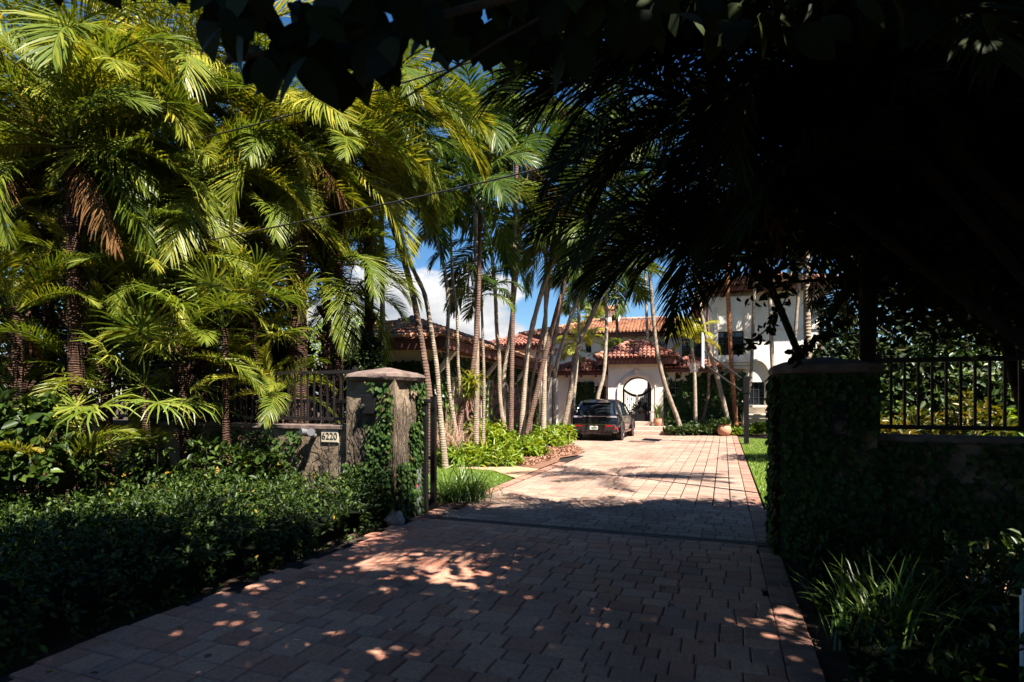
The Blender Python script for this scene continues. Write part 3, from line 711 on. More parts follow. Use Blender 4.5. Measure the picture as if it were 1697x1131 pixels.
# ivy on pillars and walls
def ivy(name, label, faces, n, size, mat='ivy', stems=0, patch=None):
    """faces: (origin, along, up, out, W, H); leaves lie close to the face in ragged patches, thin stems under them"""
    t = thing(name, label, 'creeper', faces[0][0]); o0 = Vector(faces[0][0]); P = []; D = []; U = []; b = MB()
    tot = sum(f[4] * f[5] for f in faces)
    for (o_, al, up, ou, W, H) in faces:
        o_ = Vector(o_) - o0; al, up, ou = Vector(al), Vector(up), Vector(ou); k = int(n * W * H / tot); i = 0; tries = 0
        ph = rng.random(4) * 6.28
        while i < k and tries < k * 12:
            tries += 1
            x, z = rng.random() * W, rng.random() * H
            dens = (patch(x / W, z / H) if patch else 1) + .35 * math.sin(x * 9 + ph[0]) * math.sin(z * 7 + ph[1]) + .25 * math.sin(x * 21 + ph[2]) * math.sin(z * 19 + ph[3])
            if rng.random() > dens: continue
            P.append(o_ + al * x + up * z + ou * (.015 + .07 * rng.random())); D.append(-up * .8 + al * rng.normal() * .8 + ou * (.35 + .3 * rng.normal())); U.append(ou + al * rng.normal() * .35 + up * (.3 + .3 * rng.normal())); i += 1
        for s_ in range(int(stems * W * H / tot)):
            x = rng.random() * W; z = 0; q = []
            for m_ in range(16):
                q.append(o_ + al * min(max(x, 0), W) + up * min(z, H) + ou * (.008 + .006 * rng.random())); x += rng.normal() * .055; z += H / 16 * (.4 + .9 * rng.random())
            b.tube(q, [.0065 * (1 - .7 * m_ / 16) for m_ in range(16)], 4, cap=False)
    if stems: b.build('stems', MT['bark_tree'], t)
    link('leaves', leaves('leaves', [tuple(p) for p in P], [tuple(p) for p in D], [tuple(p) for p in U], size * (.6 + .8 * rng.random(len(P))), .8, .1, .1), MT[mat], t)
    return t
Z = Vector((0, 0, 1))
ivy('creeper', 'leafy creeper with bare brown stems on the left gate pillar', [(dv(0, -.003), DA, Z, -DB, PW, 1.9), (dv(PW + .003, 0), DB, Z, DA, PW, 1.9)], 3900, .05, 'ivy', 130,
    patch=lambda x, z: -2 if .27 < x < .72 and .70 < z < .94 else (.95 if z < .42 else -.35 if z < .8 else -.7) if x < .46 else .95 if z < .96 else .3)
ivy('creeper', 'dense dark ivy covering the pillar at the right of the drive', [(dv(RU, -.003), DA, Z, -DB, RW, 1.92), (dv(RU - .003, 0), DB, Z, -DA, RW, 1.92)], 7000, .06, 'ivy', 50,
    patch=lambda x, z: .35 if x > .45 and .45 < z < .7 else .95)
ivy('creeper', 'dry creeper stems and sparse leaves on the low wall under the fence at left', [(dv(-3, .115), DA, Z, -DB, 3, 1.2)], 1500, .055, 'ivy', 60, patch=lambda x, z: .4 if x < .72 else -1)
ivy('creeper', 'dark creeper with fine stems on the shaded wall at right', [(dv(RU + RW, .115), DA, Z, -DB, 5, 1.25)], 7500, .06, 'ivy', 130, patch=lambda x, z: .45 if .06 < x < .26 and z > .55 else 1)
# ------------------------------------------------------------------ buildings (local x along the facade, y into the depth)
HO = Vector((4.82, 28.5, 0)); HROT = -R(15); C15, S15 = math.cos(R(15)), math.sin(R(15))
def hx(px, w, O=HO):
    k = (px - CX) / F
    return (k * (O.y + C15 * w) - O.x - S15 * w) / (C15 + S15 * k)
def hz(py, u, w, O=HO):
    return EYE - (py - HZ) * (O.y - S15 * u + C15 * w) / F
def rect(x0, x1, z0, z1): return [(x0, z0), (x1, z0), (x1, z1), (x0, z1)]
def arch(x0, x1, z0, zs, n=16, rise=None):
    r = (x1 - x0) / 2; ry = rise or r; cx = (x0 + x1) / 2
    return [(x0, z0), (x1, z0)] + [(cx + r * math.cos(math.pi * k / n), zs + ry * math.sin(math.pi * k / n)) for k in range(n + 1)]
def pointed(x0, x1, z0, zs, za, n=8):
    cx = (x0 + x1) / 2; r = (x1 - x0) / 2; pts = [(x0, z0), (x1, z0)]
    for k in range(n + 1): q = k / n; pts.append((x1 - r * (1 - math.cos(q * 1.5708)) * .95 - r * .05 * q, zs + (za - zs) * math.sin(q * 1.5708) ** .9))
    for k in range(n - 1, -1, -1): q = k / n; pts.append((x0 + r * (1 - math.cos(q * 1.5708)) * .95 + r * .05 * q, zs + (za - zs) * math.sin(q * 1.5708) ** .9))
    return pts
def panel(mb, outer, holes, y, thick, M=None):
    """flat wall in the xz plane at depth y, running `thick` back, with openings and their reveals"""
    loops = [outer] + holes; pts = [p for l in loops for p in l]
    tri = tessellate_polygon([[Vector((p[0], p[1], 0)) for p in l] for l in loops])
    n = len(pts); T = (lambda p: M @ Vector(p)) if M is not None else Vector
    vs = [T((p[0], y, p[1])) for p in pts] + [T((p[0], y + thick, p[1])) for p in pts]
    fs = [tuple(t) for t in tri] + [tuple(i + n for i in reversed(t)) for t in tri]
    o = 0
    for l in loops:
        k = len(l)
        for i in range(k): fs.append((o + i, o + (i + 1) % k, n + o + (i + 1) % k, n + o + i))
        o += k
    mb.add(vs, fs)
def arch_trim(mb, path, width, y0, y1):
    """moulding that follows an open path of (x, z) points, outside it"""
    m_ = len(path); vs = []; fs = []
    for i, p in enumerate(path):
        a = Vector(path[max(i - 1, 0)]); c = Vector(path[min(i + 1, m_ - 1)]); t = (c - a).normalized(); nn = Vector((t.y, -t.x))
        q = Vector(p) + nn * width
        vs += [(p[0], y0, p[1]), (q.x, y0, q.y), (q.x, y1, q.y), (p[0], y1, p[1])]
    for i in range(m_ - 1):
        for k in range(4): fs.append((i * 4 + k, i * 4 + (k + 1) % 4, i * 4 + 4 + (k + 1) % 4, i * 4 + 4 + k))
    fs += [(0, 1, 2, 3), tuple(m_ * 4 - 4 + k for k in (3, 2, 1, 0))]
    mb.add(vs, fs)
def tile_slope(mb, A, B, C, D, pitch=.21, row=.36):
    """barrel tiles on the slope whose eave runs A-B and whose upper edge runs C-D (C above A)"""
    A, B, C, D = map(Vector, (A, B, C, D)); ue = (B - A); W = ue.length; ue.normalize()
    us = (C - A) - ue * (C - A).dot(ue); us.normalize(); nn = ue.cross(us)
    if nn.z < 0: nn = -nn
    xc, hc, xd, hd = (C - A).dot(ue), (C - A).dot(us), (D - A).dot(ue), (D - A).dot(us)
    mb.add([A - nn * .03, B - nn * .03, D - nn * .03, C - nn * .03], [(0, 1, 2, 3)])
    nc = max(1, round(W / pitch)); pw = W / nc
    for i in range(nc):
        x = (i + .5) * pw
        h = hc * x / xc if x < xc and xc > 1e-4 else hd * (W - x) / (W - xd) if x > xd and W - xd > 1e-4 else hc + (hd - hc) * (x - xc) / max(xd - xc, 1e-4)
        y = -.06; k = 0
        while y < h - .05:
            y2 = min(y + row + .05, h); r0, r1 = pw * .46, pw * .38; l0 = .035 + rng.random() * .012; l1 = .0
            vs = []; 
            for (yy, rr, lf) in ((y, r0, l0), (y2, r1, l1)):
                for j in range(6):
                    a = math.pi * j / 5; vs.append(A + ue * (x + rr * math.cos(a) + 0) + us * yy + nn * (lf + rr * .85 * math.sin(a)))
            fs = [(j, j + 1, 7 + j, 6 + j) for j in range(5)] + [(5, 4, 3, 2, 1, 0)]
            mb.add(vs, fs); y += row
def ridge(mb, a, b, r=.12):
    a, b = Vector(a), Vector(b); n = max(1, int((b - a).length / .36)); d = (b - a) / n
    s_ = d.normalized().cross(Z).normalized(); up = s_.cross(d.normalized())
    if up.z < 0: up = -up
    for k in range(n):
        vs = []
        for (q, rr, lf) in ((k, r, .045), (k + 1.1, r * .85, .02)):
            for j in range(6):
                t = math.pi * j / 5; vs.append(a + d * q + s_ * rr * math.cos(t) + up * (lf + rr * math.sin(t)))
        mb.add(vs, [(j, j + 1, 7 + j, 6 + j) for j in range(5)] + [(5, 4, 3, 2, 1, 0)])
def hip_roof(parent, x0, x1, y0, y1, z, pitch, mat='tile', fascia=.2, rafters=0, name='roof', inset=.5):
    W, D = x1 - x0, y1 - y0; h = min(W, D) / 2; zr = z + h * pitch
    if W >= D: r0, r1 = Vector((x0 + h, y0 + h, zr)), Vector((x1 - h, y0 + h, zr))
    else: r0, r1 = Vector((x0 + h, y0 + h, zr)), Vector((x0 + h, y1 - h, zr))
    a, b, c, d = Vector((x0, y0, z)), Vector((x1, y0, z)), Vector((x1, y1, z)), Vector((x0, y1, z))
    t = MB()
    if W >= D:
        sl_ = [(a, b, r0, r1), (b, c, r1, r1), (c, d, r1, r0), (d, a, r0, r0)]
        hips = [(a, r0), (b, r1), (c, r1), (d, r0)]
    else:
        sl_ = [(a, b, r0, r0), (b, c, r0, r1), (c, d, r1, r1), (d, a, r1, r0)]
        hips = [(a, r0), (b, r0), (c, r1), (d, r1)]
    for s_ in sl_: tile_slope(t, *s_)
    for p, q in hips: ridge(t, p + Vector((0, 0, .03)), q + Vector((0, 0, .03)))
    if (r1 - r0).length > .3: ridge(t, r0 + Vector((0, 0, .05)), r1 + Vector((0, 0, .05)))
    ro = t.build(name, MT[mat], parent)
    f = MB(); e = .06
    f.box(x0 + e, x1 - e, y0 + e, y0 + e + .05, z - fascia, z - .035); f.box(x0 + e, x1 - e, y1 - e - .05, y1 - e, z - fascia, z - .035)
    f.box(x0 + e, x0 + e + .05, y0 + e + .05, y1 - e - .05, z - fascia, z - .035); f.box(x1 - e - .05, x1 - e, y0 + e + .05, y1 - e - .05, z - fascia, z - .035)
    f.box(x0 + e + .05, x1 - e - .05, y0 + e + .05, y1 - e - .05, z - fascia + .03, z - fascia + .06)
    if rafters:
        k = int(W / rafters)
        for i in range(k): f.box(x0 + .2 + i * rafters, x0 + .28 + i * rafters, y0 + e + .06, y0 + inset, z - fascia - .09, z - fascia + .028)
    f.build('eaves', MT['fascia'], ro)
    return ro
def window(parent, x0, x1, z0, z1, y, nx=2, nz=3, arched=False, mat='frame_dark', name='window'):
    f = MB(); w = .045
    f.box(x0, x0 + w, y, y + .06, z0, z1); f.box(x1 - w, x1, y, y + .06, z0, z1); f.box(x0 + w, x1 - w, y, y + .06, z0, z0 + w); f.box(x0 + w, x1 - w, y, y + .06, z1 - w, z1)
    for i in range(1, nx): x = x0 + (x1 - x0) * i / nx; f.box(x - .018, x + .018, y + .008, y + .05, z0 + w, z1 - w)
    for i in range(1, nz): z = z0 + (z1 - z0) * i / nz; f.box(x0 + w, x1 - w, y + .012, y + .046, z - .012, z + .012)
    o = f.build(name, MT[mat], parent)
    g_ = MB(); g_.add([(x0, y + .035, z0), (x1, y + .035, z0), (x1, y + .035, z1 + (.5 * (x1 - x0) if arched else 0)), (x0, y + .035, z1 + (.5 * (x1 - x0) if arched else 0))], [(0, 1, 2, 3)])
    g_.build('pane', MT['glass'], o); return o
def grille(parent, x0, x1, z0, z1, y, nx, nz, ext=.1, r=.011):
    b = MB()
    for i in range(nx): x = x0 + (x1 - x0) * (i + .5) / nx; b.tube([(x, y, z0 - ext), (x, y, z1 + ext)], [r, r], 5); b.tube([(x, y, z1 + ext - .02), (x, y, z1 + ext + .05)], [r * 2.2, r * 1.6], 6)
    for i in range(nz): z = z0 + (z1 - z0) * (i + .5) / nz; b.tube([(x0 - ext, y, z), (x1 + ext, y, z)], [r, r], 5); b.tube([(x0 - ext - .05, y, z), (x0 - ext + .02, y, z)], [r * 2.2] * 2, 6)
    return b.build('window_grille', MT['iron'], parent)

H = thing('house', 'cream stucco villa with tiled roofs, arched entry and taller wing at right', 'house', HO, HROT)
FLZ = .58
# --- entry porch
px0, px1 = hx(1008, 0), hx(1099, 0); ptop = hz(602, 1.4, 0)
ax0, ax1 = hx(1031.5, 0), hx(1079.5, 0); aspr = hz(624.5, 1.4, 0) - (ax1 - ax0) / 2
b = MB(); panel(b, rect(px0, px1, 0, ptop), [arch(ax0, ax1, FLZ, aspr)], 0, .42)
b.box(px0, px0 + .3, .42, 2.6, 0, ptop - .003); b.box(px1 - .3, px1, .42, 2.6, 0, ptop - .003)
panel(b, rect(px0, px1, 0, ptop - .006), [arch(ax0 - .15, ax1 + .05, FLZ, aspr - .1)], 2.6, .3)
b.box(px0 + .3, px1 - .3, .42, 2.6, FLZ - .4, FLZ)
b.build('entry_porch', MT['stucco'], H)
b = MB(); ar = arch(ax0, ax1, FLZ, aspr, 24); path = ar[1:] + [ar[0]]
path = [(ax1, FLZ)] + ar[2:] + [(ax0, FLZ)]
arch_trim(b, path, .24, -.05, -.003); arch_trim(b, [(p[0] + (p[0] - (ax0 + ax1) / 2) * .26, p[1] + .05) for p in path], .06, -.085, -.051)
b.box((ax0 + ax1) / 2 - .11, (ax0 + ax1) / 2 + .11, -.10, -.088, aspr + .72, aspr + 1.02)
b.build('arch_surround', MT['stucco_trim'], H)
b = MB()
for zz, w_ in ((FLZ, 0), (.98, 0)):
    pass
b.box(px1 - .62, px1 + .02, -.03, -.004, FLZ - .3, 1.02); b.box(px1 - .66, px1 + .05, -.05, -.003, 1.021, 1.09); b.build('tiled_dado', simple('patterned_dado_tile', (.30, .24, .22), .4, var=.6, scale=22), H)
ent = hip_roof(H, px0 - .62, px1 + .66, -.5, 2.7, hz(592, 1.4, -.5), .52, 'tile_dark', .34)
# iron gate in the arch: two leaves under a sagging top rail
def entry_gate():
    r_ = (ax1 - ax0) / 2; cx_ = (ax0 + ax1) / 2; y = .2; zt = hz(654, 1.4, .2); zb = FLZ + .02
    sag = lambda x: zt - .02 + .36 * (abs(x - cx_) / r_) ** 2
    for s_ in (-1, 1):
        b = MB(); xs = [cx_ + s_ * (.03 + (r_ - .04) * k / 10) for k in range(11)]
        top = [(x, sag(x)) for x in xs]
        for k in range(10):
            (xa, za), (xb, zb_) = top[k], top[k + 1]
            b.add([(xa, y - .03, za - .11), (xb, y - .03, zb_ - .11), (xb, y - .03, zb_ + .02), (xa, y - .03, za + .02), (xa, y + .03, za - .11), (xb, y + .03, zb_ - .11), (xb, y + .03, zb_ + .02), (xa, y + .03, za + .02)],
                  [(0, 1, 2, 3), (7, 6, 5, 4), (3, 2, 6, 7), (0, 4, 5, 1)])
        xa, xb = sorted((cx_ + s_ * .012, cx_ + s_ * .07)); b.box(xa, xb, y - .03, y + .03, zb, zt - .03)
        xa, xb = sorted((cx_ + s_ * (r_ - .09), cx_ + s_ * (r_ - .01))); b.box(xa, xb, y - .03, y + .03, zb, zt + .2)
        xa, xb = sorted((cx_ + s_ * .0705, cx_ + s_ * (r_ - .091))); b.box(xa, xb, y - .02, y + .02, zb, zb + .34)
        for k in range(5):
            x = cx_ + s_ * (.16 + (r_ - .3) * k / 4); b.tube([(x, y, zb + .34), (x, y, sag(x) - .1)], [.012] * 2, 5); b.tube([(x, y, zb + .75 + .3 * (k % 2)), (x, y, zb + .83 + .3 * (k % 2))], [.028, .028], 6)
        b.box(min(xa, xb), max(xa, xb), y - .015, y + .015, zb + .5, zb + .53)
        b.build('gate_leaf', MT['iron'], H)
entry_gate()
b = MB(); b.box(ax0 - .75, ax1 + 1.15, -1.45, 0 - .003, 0, .2); b.box(ax0 - .45, ax1 + .72, -1.0, -.006, .2, .39); b.box(ax0 - .02, ax1 + .02, -.55, .3, .39, FLZ + .008)
b.build('steps', MT['steps'], H, bevel=.015)
# --- low side wings
lx0 = hx(925, .8); rx1 = hx(1186, .8); wz = hz(621, 0, .8)
b = MB(); wn = [hx(986, .8), hx(1004, .8), hz(668, -1, .8), hz(640, -1, .8)]
panel(b, rect(lx0, px0 - .003, 0, wz), [rect(*wn)], .8, .3); b.box(lx0, lx0 + .3, 1.1, 6, 0, wz - .003)
b.build('side_wing', MT['stucco'], H); window(H, *wn, .95, 2, 2); grille(H, *wn, .76, 2, 3)
hip_roof(H, lx0 - .5, px0 + .25, .25, 5.2, wz + .16, .38, 'tile_dark', .2, .75)
b = MB(); wn = [hx(1108, .8), hx(1131, .8), hz(655, 3, .8), hz(631, 3, .8)]
panel(b, rect(px1 + .003, rx1, 0, wz + .1), [rect(*wn)], .8, .3)
b.build('side_wing', MT['stucco'], H); window(H, *wn, .98, 2, 2, mat='white'); grille(H, *wn, .76, 3, 4)
hip_roof(H, px1 - .15, rx1 + .3, .25, 5.2, wz + .26, .38, 'tile_dark', .2, .75)
# --- two storey block behind
MW = 8.0; mx0, mx1 = hx(880, MW), hx(1200, MW); mz = hz(556, 2, MW)
holes = []; wins = []
for (p0, p1, q0, q1, ar_) in ((970.5, 980, 585, 571, 1), (1031, 1046, 582, 565, 0), (1074, 1084, 585, 572, 1), (1091, 1102, 585, 571, 1)):
    x0, x1 = hx(p0, MW), hx(p1, MW); z0, z1 = hz(q0, x0, MW), hz(q1, x0, MW)
    holes.append(arch(x0, x1, z0, z1, 10) if ar_ else rect(x0, x1, z0, z1)); wins.append((x0, x1, z0, z1, ar_))
bx0, bx1 = hx(1130, MW), hx(1172, MW); bz0, bz1 = hz(596, 4, MW), hz(562, 4, MW); holes.append(rect(bx0, bx1, bz0, bz1))
b = MB(); panel(b, rect(mx0, mx1, 0, mz), holes, MW, .35); b.box(mx0, mx0 + .3, MW + .35, MW + 7, 0, mz - .004); b.box(mx0 + .3, mx1, MW + 6.7, MW + 7, 0, mz - .004)
b.build('main_block', MT['stucco'], H)
for (x0, x1, z0, z1, ar_) in wins: window(H, x0, x1, z0, z1, MW + .16, 2, 2, ar_)
window(H, bx0, bx1, bz0, bz1, MW + .25, 4, 2)
b = MB()
for k in range(14): x = bx0 + (bx1 - bx0) * (k + .5) / 14; b.tube([(x, MW - .25, bz0), (x, MW - .25, bz0 + .75)], [.012] * 2, 5)
b.box(bx0, bx1, MW - .28, MW - .22, bz0 + .75, bz0 + .8); b.build('balcony_rail', MT['iron'], H)
b = MB(); b.box(bx0 - .2, bx1 + .2, MW - .4, MW - .004, bz0 - .16, bz0 - .003); b.build('balcony_slab', MT['stucco_trim'], H)
b = MB()
for px_ in (1026, 1049, 1072):
    x = hx(px_, MW); b.box(x - .07, x + .07, MW - .1, MW - .004, mz - 2.4, mz - .2)
b.build('downpipes', MT['fascia'], H)
hip_roof(H, mx0 - .6, mx1 + .6, MW - .7, MW + 8, mz + .2, .30, 'tile', .26, .9)
# parapet catching the sun on the left
b = MB(); x0, x1 = hx(966, 5), hx(992, 5); zt = hz(588, x0, 5)
b.add([(x0, 5, 2.9), (x1, 5, 2.9), (x1, 5, zt - .55), (x0, 5, zt), (x0, 5.3, 2.9), (x1, 5.3, 2.9), (x1, 5.3, zt - .55), (x0, 5.3, zt)], [(0, 1, 2, 3), (7, 6, 5, 4), (0, 4, 5, 1), (1, 5, 6, 2), (2, 6, 7, 3), (3, 7, 4, 0)])
b.build('parapet', MT['stucco'], H)
# chimney with a bell opening
cw = MW + 3; cx0, cx1 = hx(1005.5, cw), hx(1026, cw); cz0, cz1 = mz + .6, hz(514, 1, cw)
b = MB(); panel(b, rect(cx0, cx1, cz0, cz1), [arch((cx0 * .62 + cx1 * .38), (cx0 * .3 + cx1 * .7), cz1 - .85, cz1 - .38, 10)], cw, .12)
b.box(cx0, cx0 + .12, cw + .12, cw + .9, cz0, cz1 - .003); b.box(cx1 - .12, cx1, cw + .12, cw + .9, cz0, cz1 - .003); b.box(cx0, cx1, cw + .9, cw + 1, cz0, cz1 - .006)
ch = b.build('chimney', MT['stucco'], H)
hip_roof(ch, cx0 - .12, cx1 + .12, cw - .12, cw + 1.1, cz1 + .06, .5, 'tile', .06, name='chimney_cap')
# --- tall wing at right
TW = 1.6; tx0, tx1 = hx(1178, TW), hx(1362, TW); tz = hz(480, 9, TW)
nx0, nx1 = hx(1231, TW), hx(1277, TW); nz0, nzs, nza = hz(690, 8, TW), hz(634, 8, TW), hz(597, 8, TW)
b = MB(); panel(b, rect(tx0, tx1, 0, tz), [pointed(nx0, nx1, nz0, nzs, nza)], TW, .16)
b.box(tx0, tx0 + .3, TW + .16, TW + 9, 0, tz - .003); b.box(tx1 - .3, tx1, TW + .16, TW + 9, 0, tz - .003); b.box(tx0 + .3, tx1 - .3, TW + 8.7, TW + 9, 0, tz - .003)
b.build('tall_wing', MT['stucco'], H)
b = MB(); w0 = [hx(1241, TW), hx(1268, TW), hz(672, 8, TW), hz(633, 8, TW)]
panel(b, rect(nx0 - .1, nx1 + .1, 0, nza + .1), [rect(*w0)], TW + .165, .3); b.build('niche_wall', MT['stucco'], H)
window(H, *w0, TW + .26, 3, 3)
b = MB(); b.box(w0[0] - .12, w0[1] + .12, TW + .02, TW + .163, w0[2] - .1, w0[2] - .004); b.box(nx0 - .1, nx1 + .3, TW - .14, TW - .004, nz0 - .12, nz0 + .05); b.box(nx0 - .1, nx1 + .3, TW - .2, TW - .005, nz0 + .051, nz0 + .1)
po = pointed(nx0, nx1, nz0, nzs, nza); arch_trim(b, [(nx1, nz0 + .1)] + po[2:] + [(nx0, nz0 + .1)], .13, TW - .04, TW - .003); b.build('niche_surround', MT['stucco_trim'], H)
# bay with balcony window
BW = TW - .5; q0, q1 = hx(1178, BW), hx(1246, BW); zc = hz(600, 7, BW); zt = hz(540, 7, BW)
w1 = [hx(1190, BW), hx(1233, BW), hz(588, 7, BW), hz(548, 7, BW)]
b = MB(); panel(b, rect(q0, q1, zc, tz - .3), [rect(*w1)], BW, .3); b.box(q1 - .004, q1 + .01, BW + .005, TW - .003, zc, tz - .3); b.box(q0 - .01, q0 + .004, BW + .005, TW - .003, zc, tz - .3)
b.build('balcony_bay', MT['stucco'], H)
b = MB()
for k, (o_, h_) in enumerate(((.22, .14), (.14, .12), (.06, .12))): b.box(q0 - o_, q1 + o_, BW - o_, TW - .004, zc - .14 * k - .02, zc - .14 * k + h_ - .022)
b.box(w1[1] + .02, w1[1] + .2, BW - .06, BW - .003, zc + .12, tz - .8); b.box(w1[0] - .2, w1[0] - .02, BW - .06, BW - .003, zc + .12, tz - .8)
b.build('cornice', MT['stucco_trim'], H)
window(H, *w1, BW + .2, 3, 2)
b = MB()
for k in range(11): x = w1[0] + (w1[1] - w1[0]) * (k + .5) / 11; b.tube([(x, BW + .05, w1[2]), (x, BW + .05, w1[2] + .85)], [.012] * 2, 5)
b.box(w1[0], w1[1], BW + .03, BW + .07, w1[2] + .85, w1[2] + .9); b.build('balcony_rail', MT['iron'], H)
hip_roof(H, tx0 - .6, tx1 + .6, TW - 1.0, TW + 9.6, tz + .2, .33, 'tile', .26, .9)
# string course and lean-to gable on the right of the tall wing
b = MB(); b.box(hx(1285, TW), tx1, TW - .07, TW - .003, hz(545, 10, TW), hz(541, 10, TW)); b.build('string_course', MT['stucco_trim'], H)
# --- small upper roof between garage and house
sx0, sx1 = hx(815, 1.5), hx(888, 1.5); sz = hz(577, -4, 1.5)
b = MB(); panel(b, rect(sx0, sx1, 0, sz), [], 1.5, .3); b.box(sx0, sx0 + .3, 1.8, 5, 0, sz - .004); b.box(sx1 - .3, sx1, 1.8, 5, 0, sz - .004); b.build('link_block', MT['stucco'], H)
hip_roof(H, sx0 - .45, sx1 + .45, 1.0, 5.5, sz + .15, .36, 'tile_dark', .26)
# ivy on the house front
def hp(u, w, z=0):
    q = Vector((u, w, 0)); return Vector((HO.x + C15 * u + S15 * w, HO.y - S15 * u + C15 * w, z))
HA = Vector((C15, -S15, 0)); HB = Vector((S15, C15, 0))
ivx0, ivx1 = px1 + .02, hx(1233, .7)
def ip(x, z):
    top = .62 if x < .2 else .83 if x < .3 else .95
    return 1.4 if z < top + .03 * math.sin(x * 40) else 0
ivy('creeper', 'thick clipped creeper on the house wall right of the arched entry', [(hp(ivx0, .78), HA, Z, -HB, ivx1 - ivx0, 3.05)], 9500, .12, 'ivy', 12, patch=ip)
ivy('creeper', 'dark creeper on the house wall behind the black car', [(hp(hx(955, .7), .78), HA, Z, -HB, hx(984, .7) - hx(955, .7), 2.6)], 1700, .12, 'ivy', 6, patch=lambda x, z: 1.2)

# ------------------------------------------------------------------ garage wing, long side towards the drive court
GO = Vector((-1.66, 14.9, 0)); GZ = 3.31
GA = thing('garage_building', 'low garage wing with terracotta hip roof and arched pink doors behind the palms', 'garage', GO, HROT)
gx = -.65; GW = 3.9; GLn = 14.2
doors = [(1.9, 4.5), (5.4, 8.0), (8.9, 11.5)]
Mside = Matrix.Translation((gx, 0, 0)) @ Matrix.Rotation(R(90), 4, 'Z')     # panel x -> local y, panel y -> local -x
b = MB(); panel(b, rect(.65, GLn - .3, 0, GZ - .03), [arch(a, c, .02, 1.75, 12, rise=.75) for a, c in doors], 0, .3, Mside)
panel(b, rect(-GW + .6, gx - .3, 0, GZ - .03), [rect(-2.6, -1.9, 1.9, 2.7)], .65, .3)
b.box(-GW + .6, -GW + .9, .95, GLn - .3, 0, GZ - .034); b.build('walls', MT['stucco'], GA)
for a, c in doors:
    b = MB(); dd_ = arch(a + .002, c - .002, .03, 1.75, 12, rise=.748); panel(b, dd_, [], .12, .05, Mside)
    for k in range(1, 8):
        y = a + (c - a) * k / 8; b.box(gx - .116, gx - .108, y - .01, y + .01, .05, 2.2)
    d_ = b.build('garage_door', MT['garage_door'], GA)
    b = MB(); ar = arch(a, c, .02, 1.75, 14, rise=.75); tp = [(c, .02)] + ar[2:] + [(a, .02)]
    n0 = len(b.v); arch_trim(b, tp, .16, -.07, -.003); b.v = [tuple(Mside @ Vector(p)) for p in b.v]; b.build('door_surround', MT['stucco_trim'], GA)
hip_roof(GA, -GW, 0, 0, GLn, GZ, .36, 'tile', .3, 0)
for y in (.75, 5.0, 9.3, 13.4):
    b = MB(); b.add([(gx + .003, y, 2.3), (gx + .003, y + .12, 2.3), (-.08, y + .12, GZ - .32), (-.08, y, GZ - .32), (gx + .003, y, 2.5), (gx + .003, y + .12, 2.5), (-.2, y + .12, GZ - .3), (-.2, y, GZ - .3)], [(0, 1, 2, 3), (7, 6, 5, 4), (0, 3, 7, 4), (1, 5, 6, 2)])
    b.build('bracket', MT['stucco_trim'], GA)
def gpnt(x, y, z=0): return Vector((GO.x + C15 * x + S15 * y, GO.y - S15 * x + C15 * y, z))
def gpatch(x, z):
    y = .65 + x * 12.9
    for a, c in doors:
        if a - .22 < y < c + .22 and z < .8: return .04
    return 1.1
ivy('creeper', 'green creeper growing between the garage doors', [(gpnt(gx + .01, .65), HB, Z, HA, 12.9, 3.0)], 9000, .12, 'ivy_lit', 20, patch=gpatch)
ivy('creeper', 'dark creeper covering the shaded gable end of the garage', [(gpnt(-GW + .65, .64), HA, Z, -HB, GW - 1.3, 2.75)], 4500, .12, 'ivy', 10, patch=lambda x, z: 1.1 if not (.3 < x < .55 and .66 < z < .98) else .05)
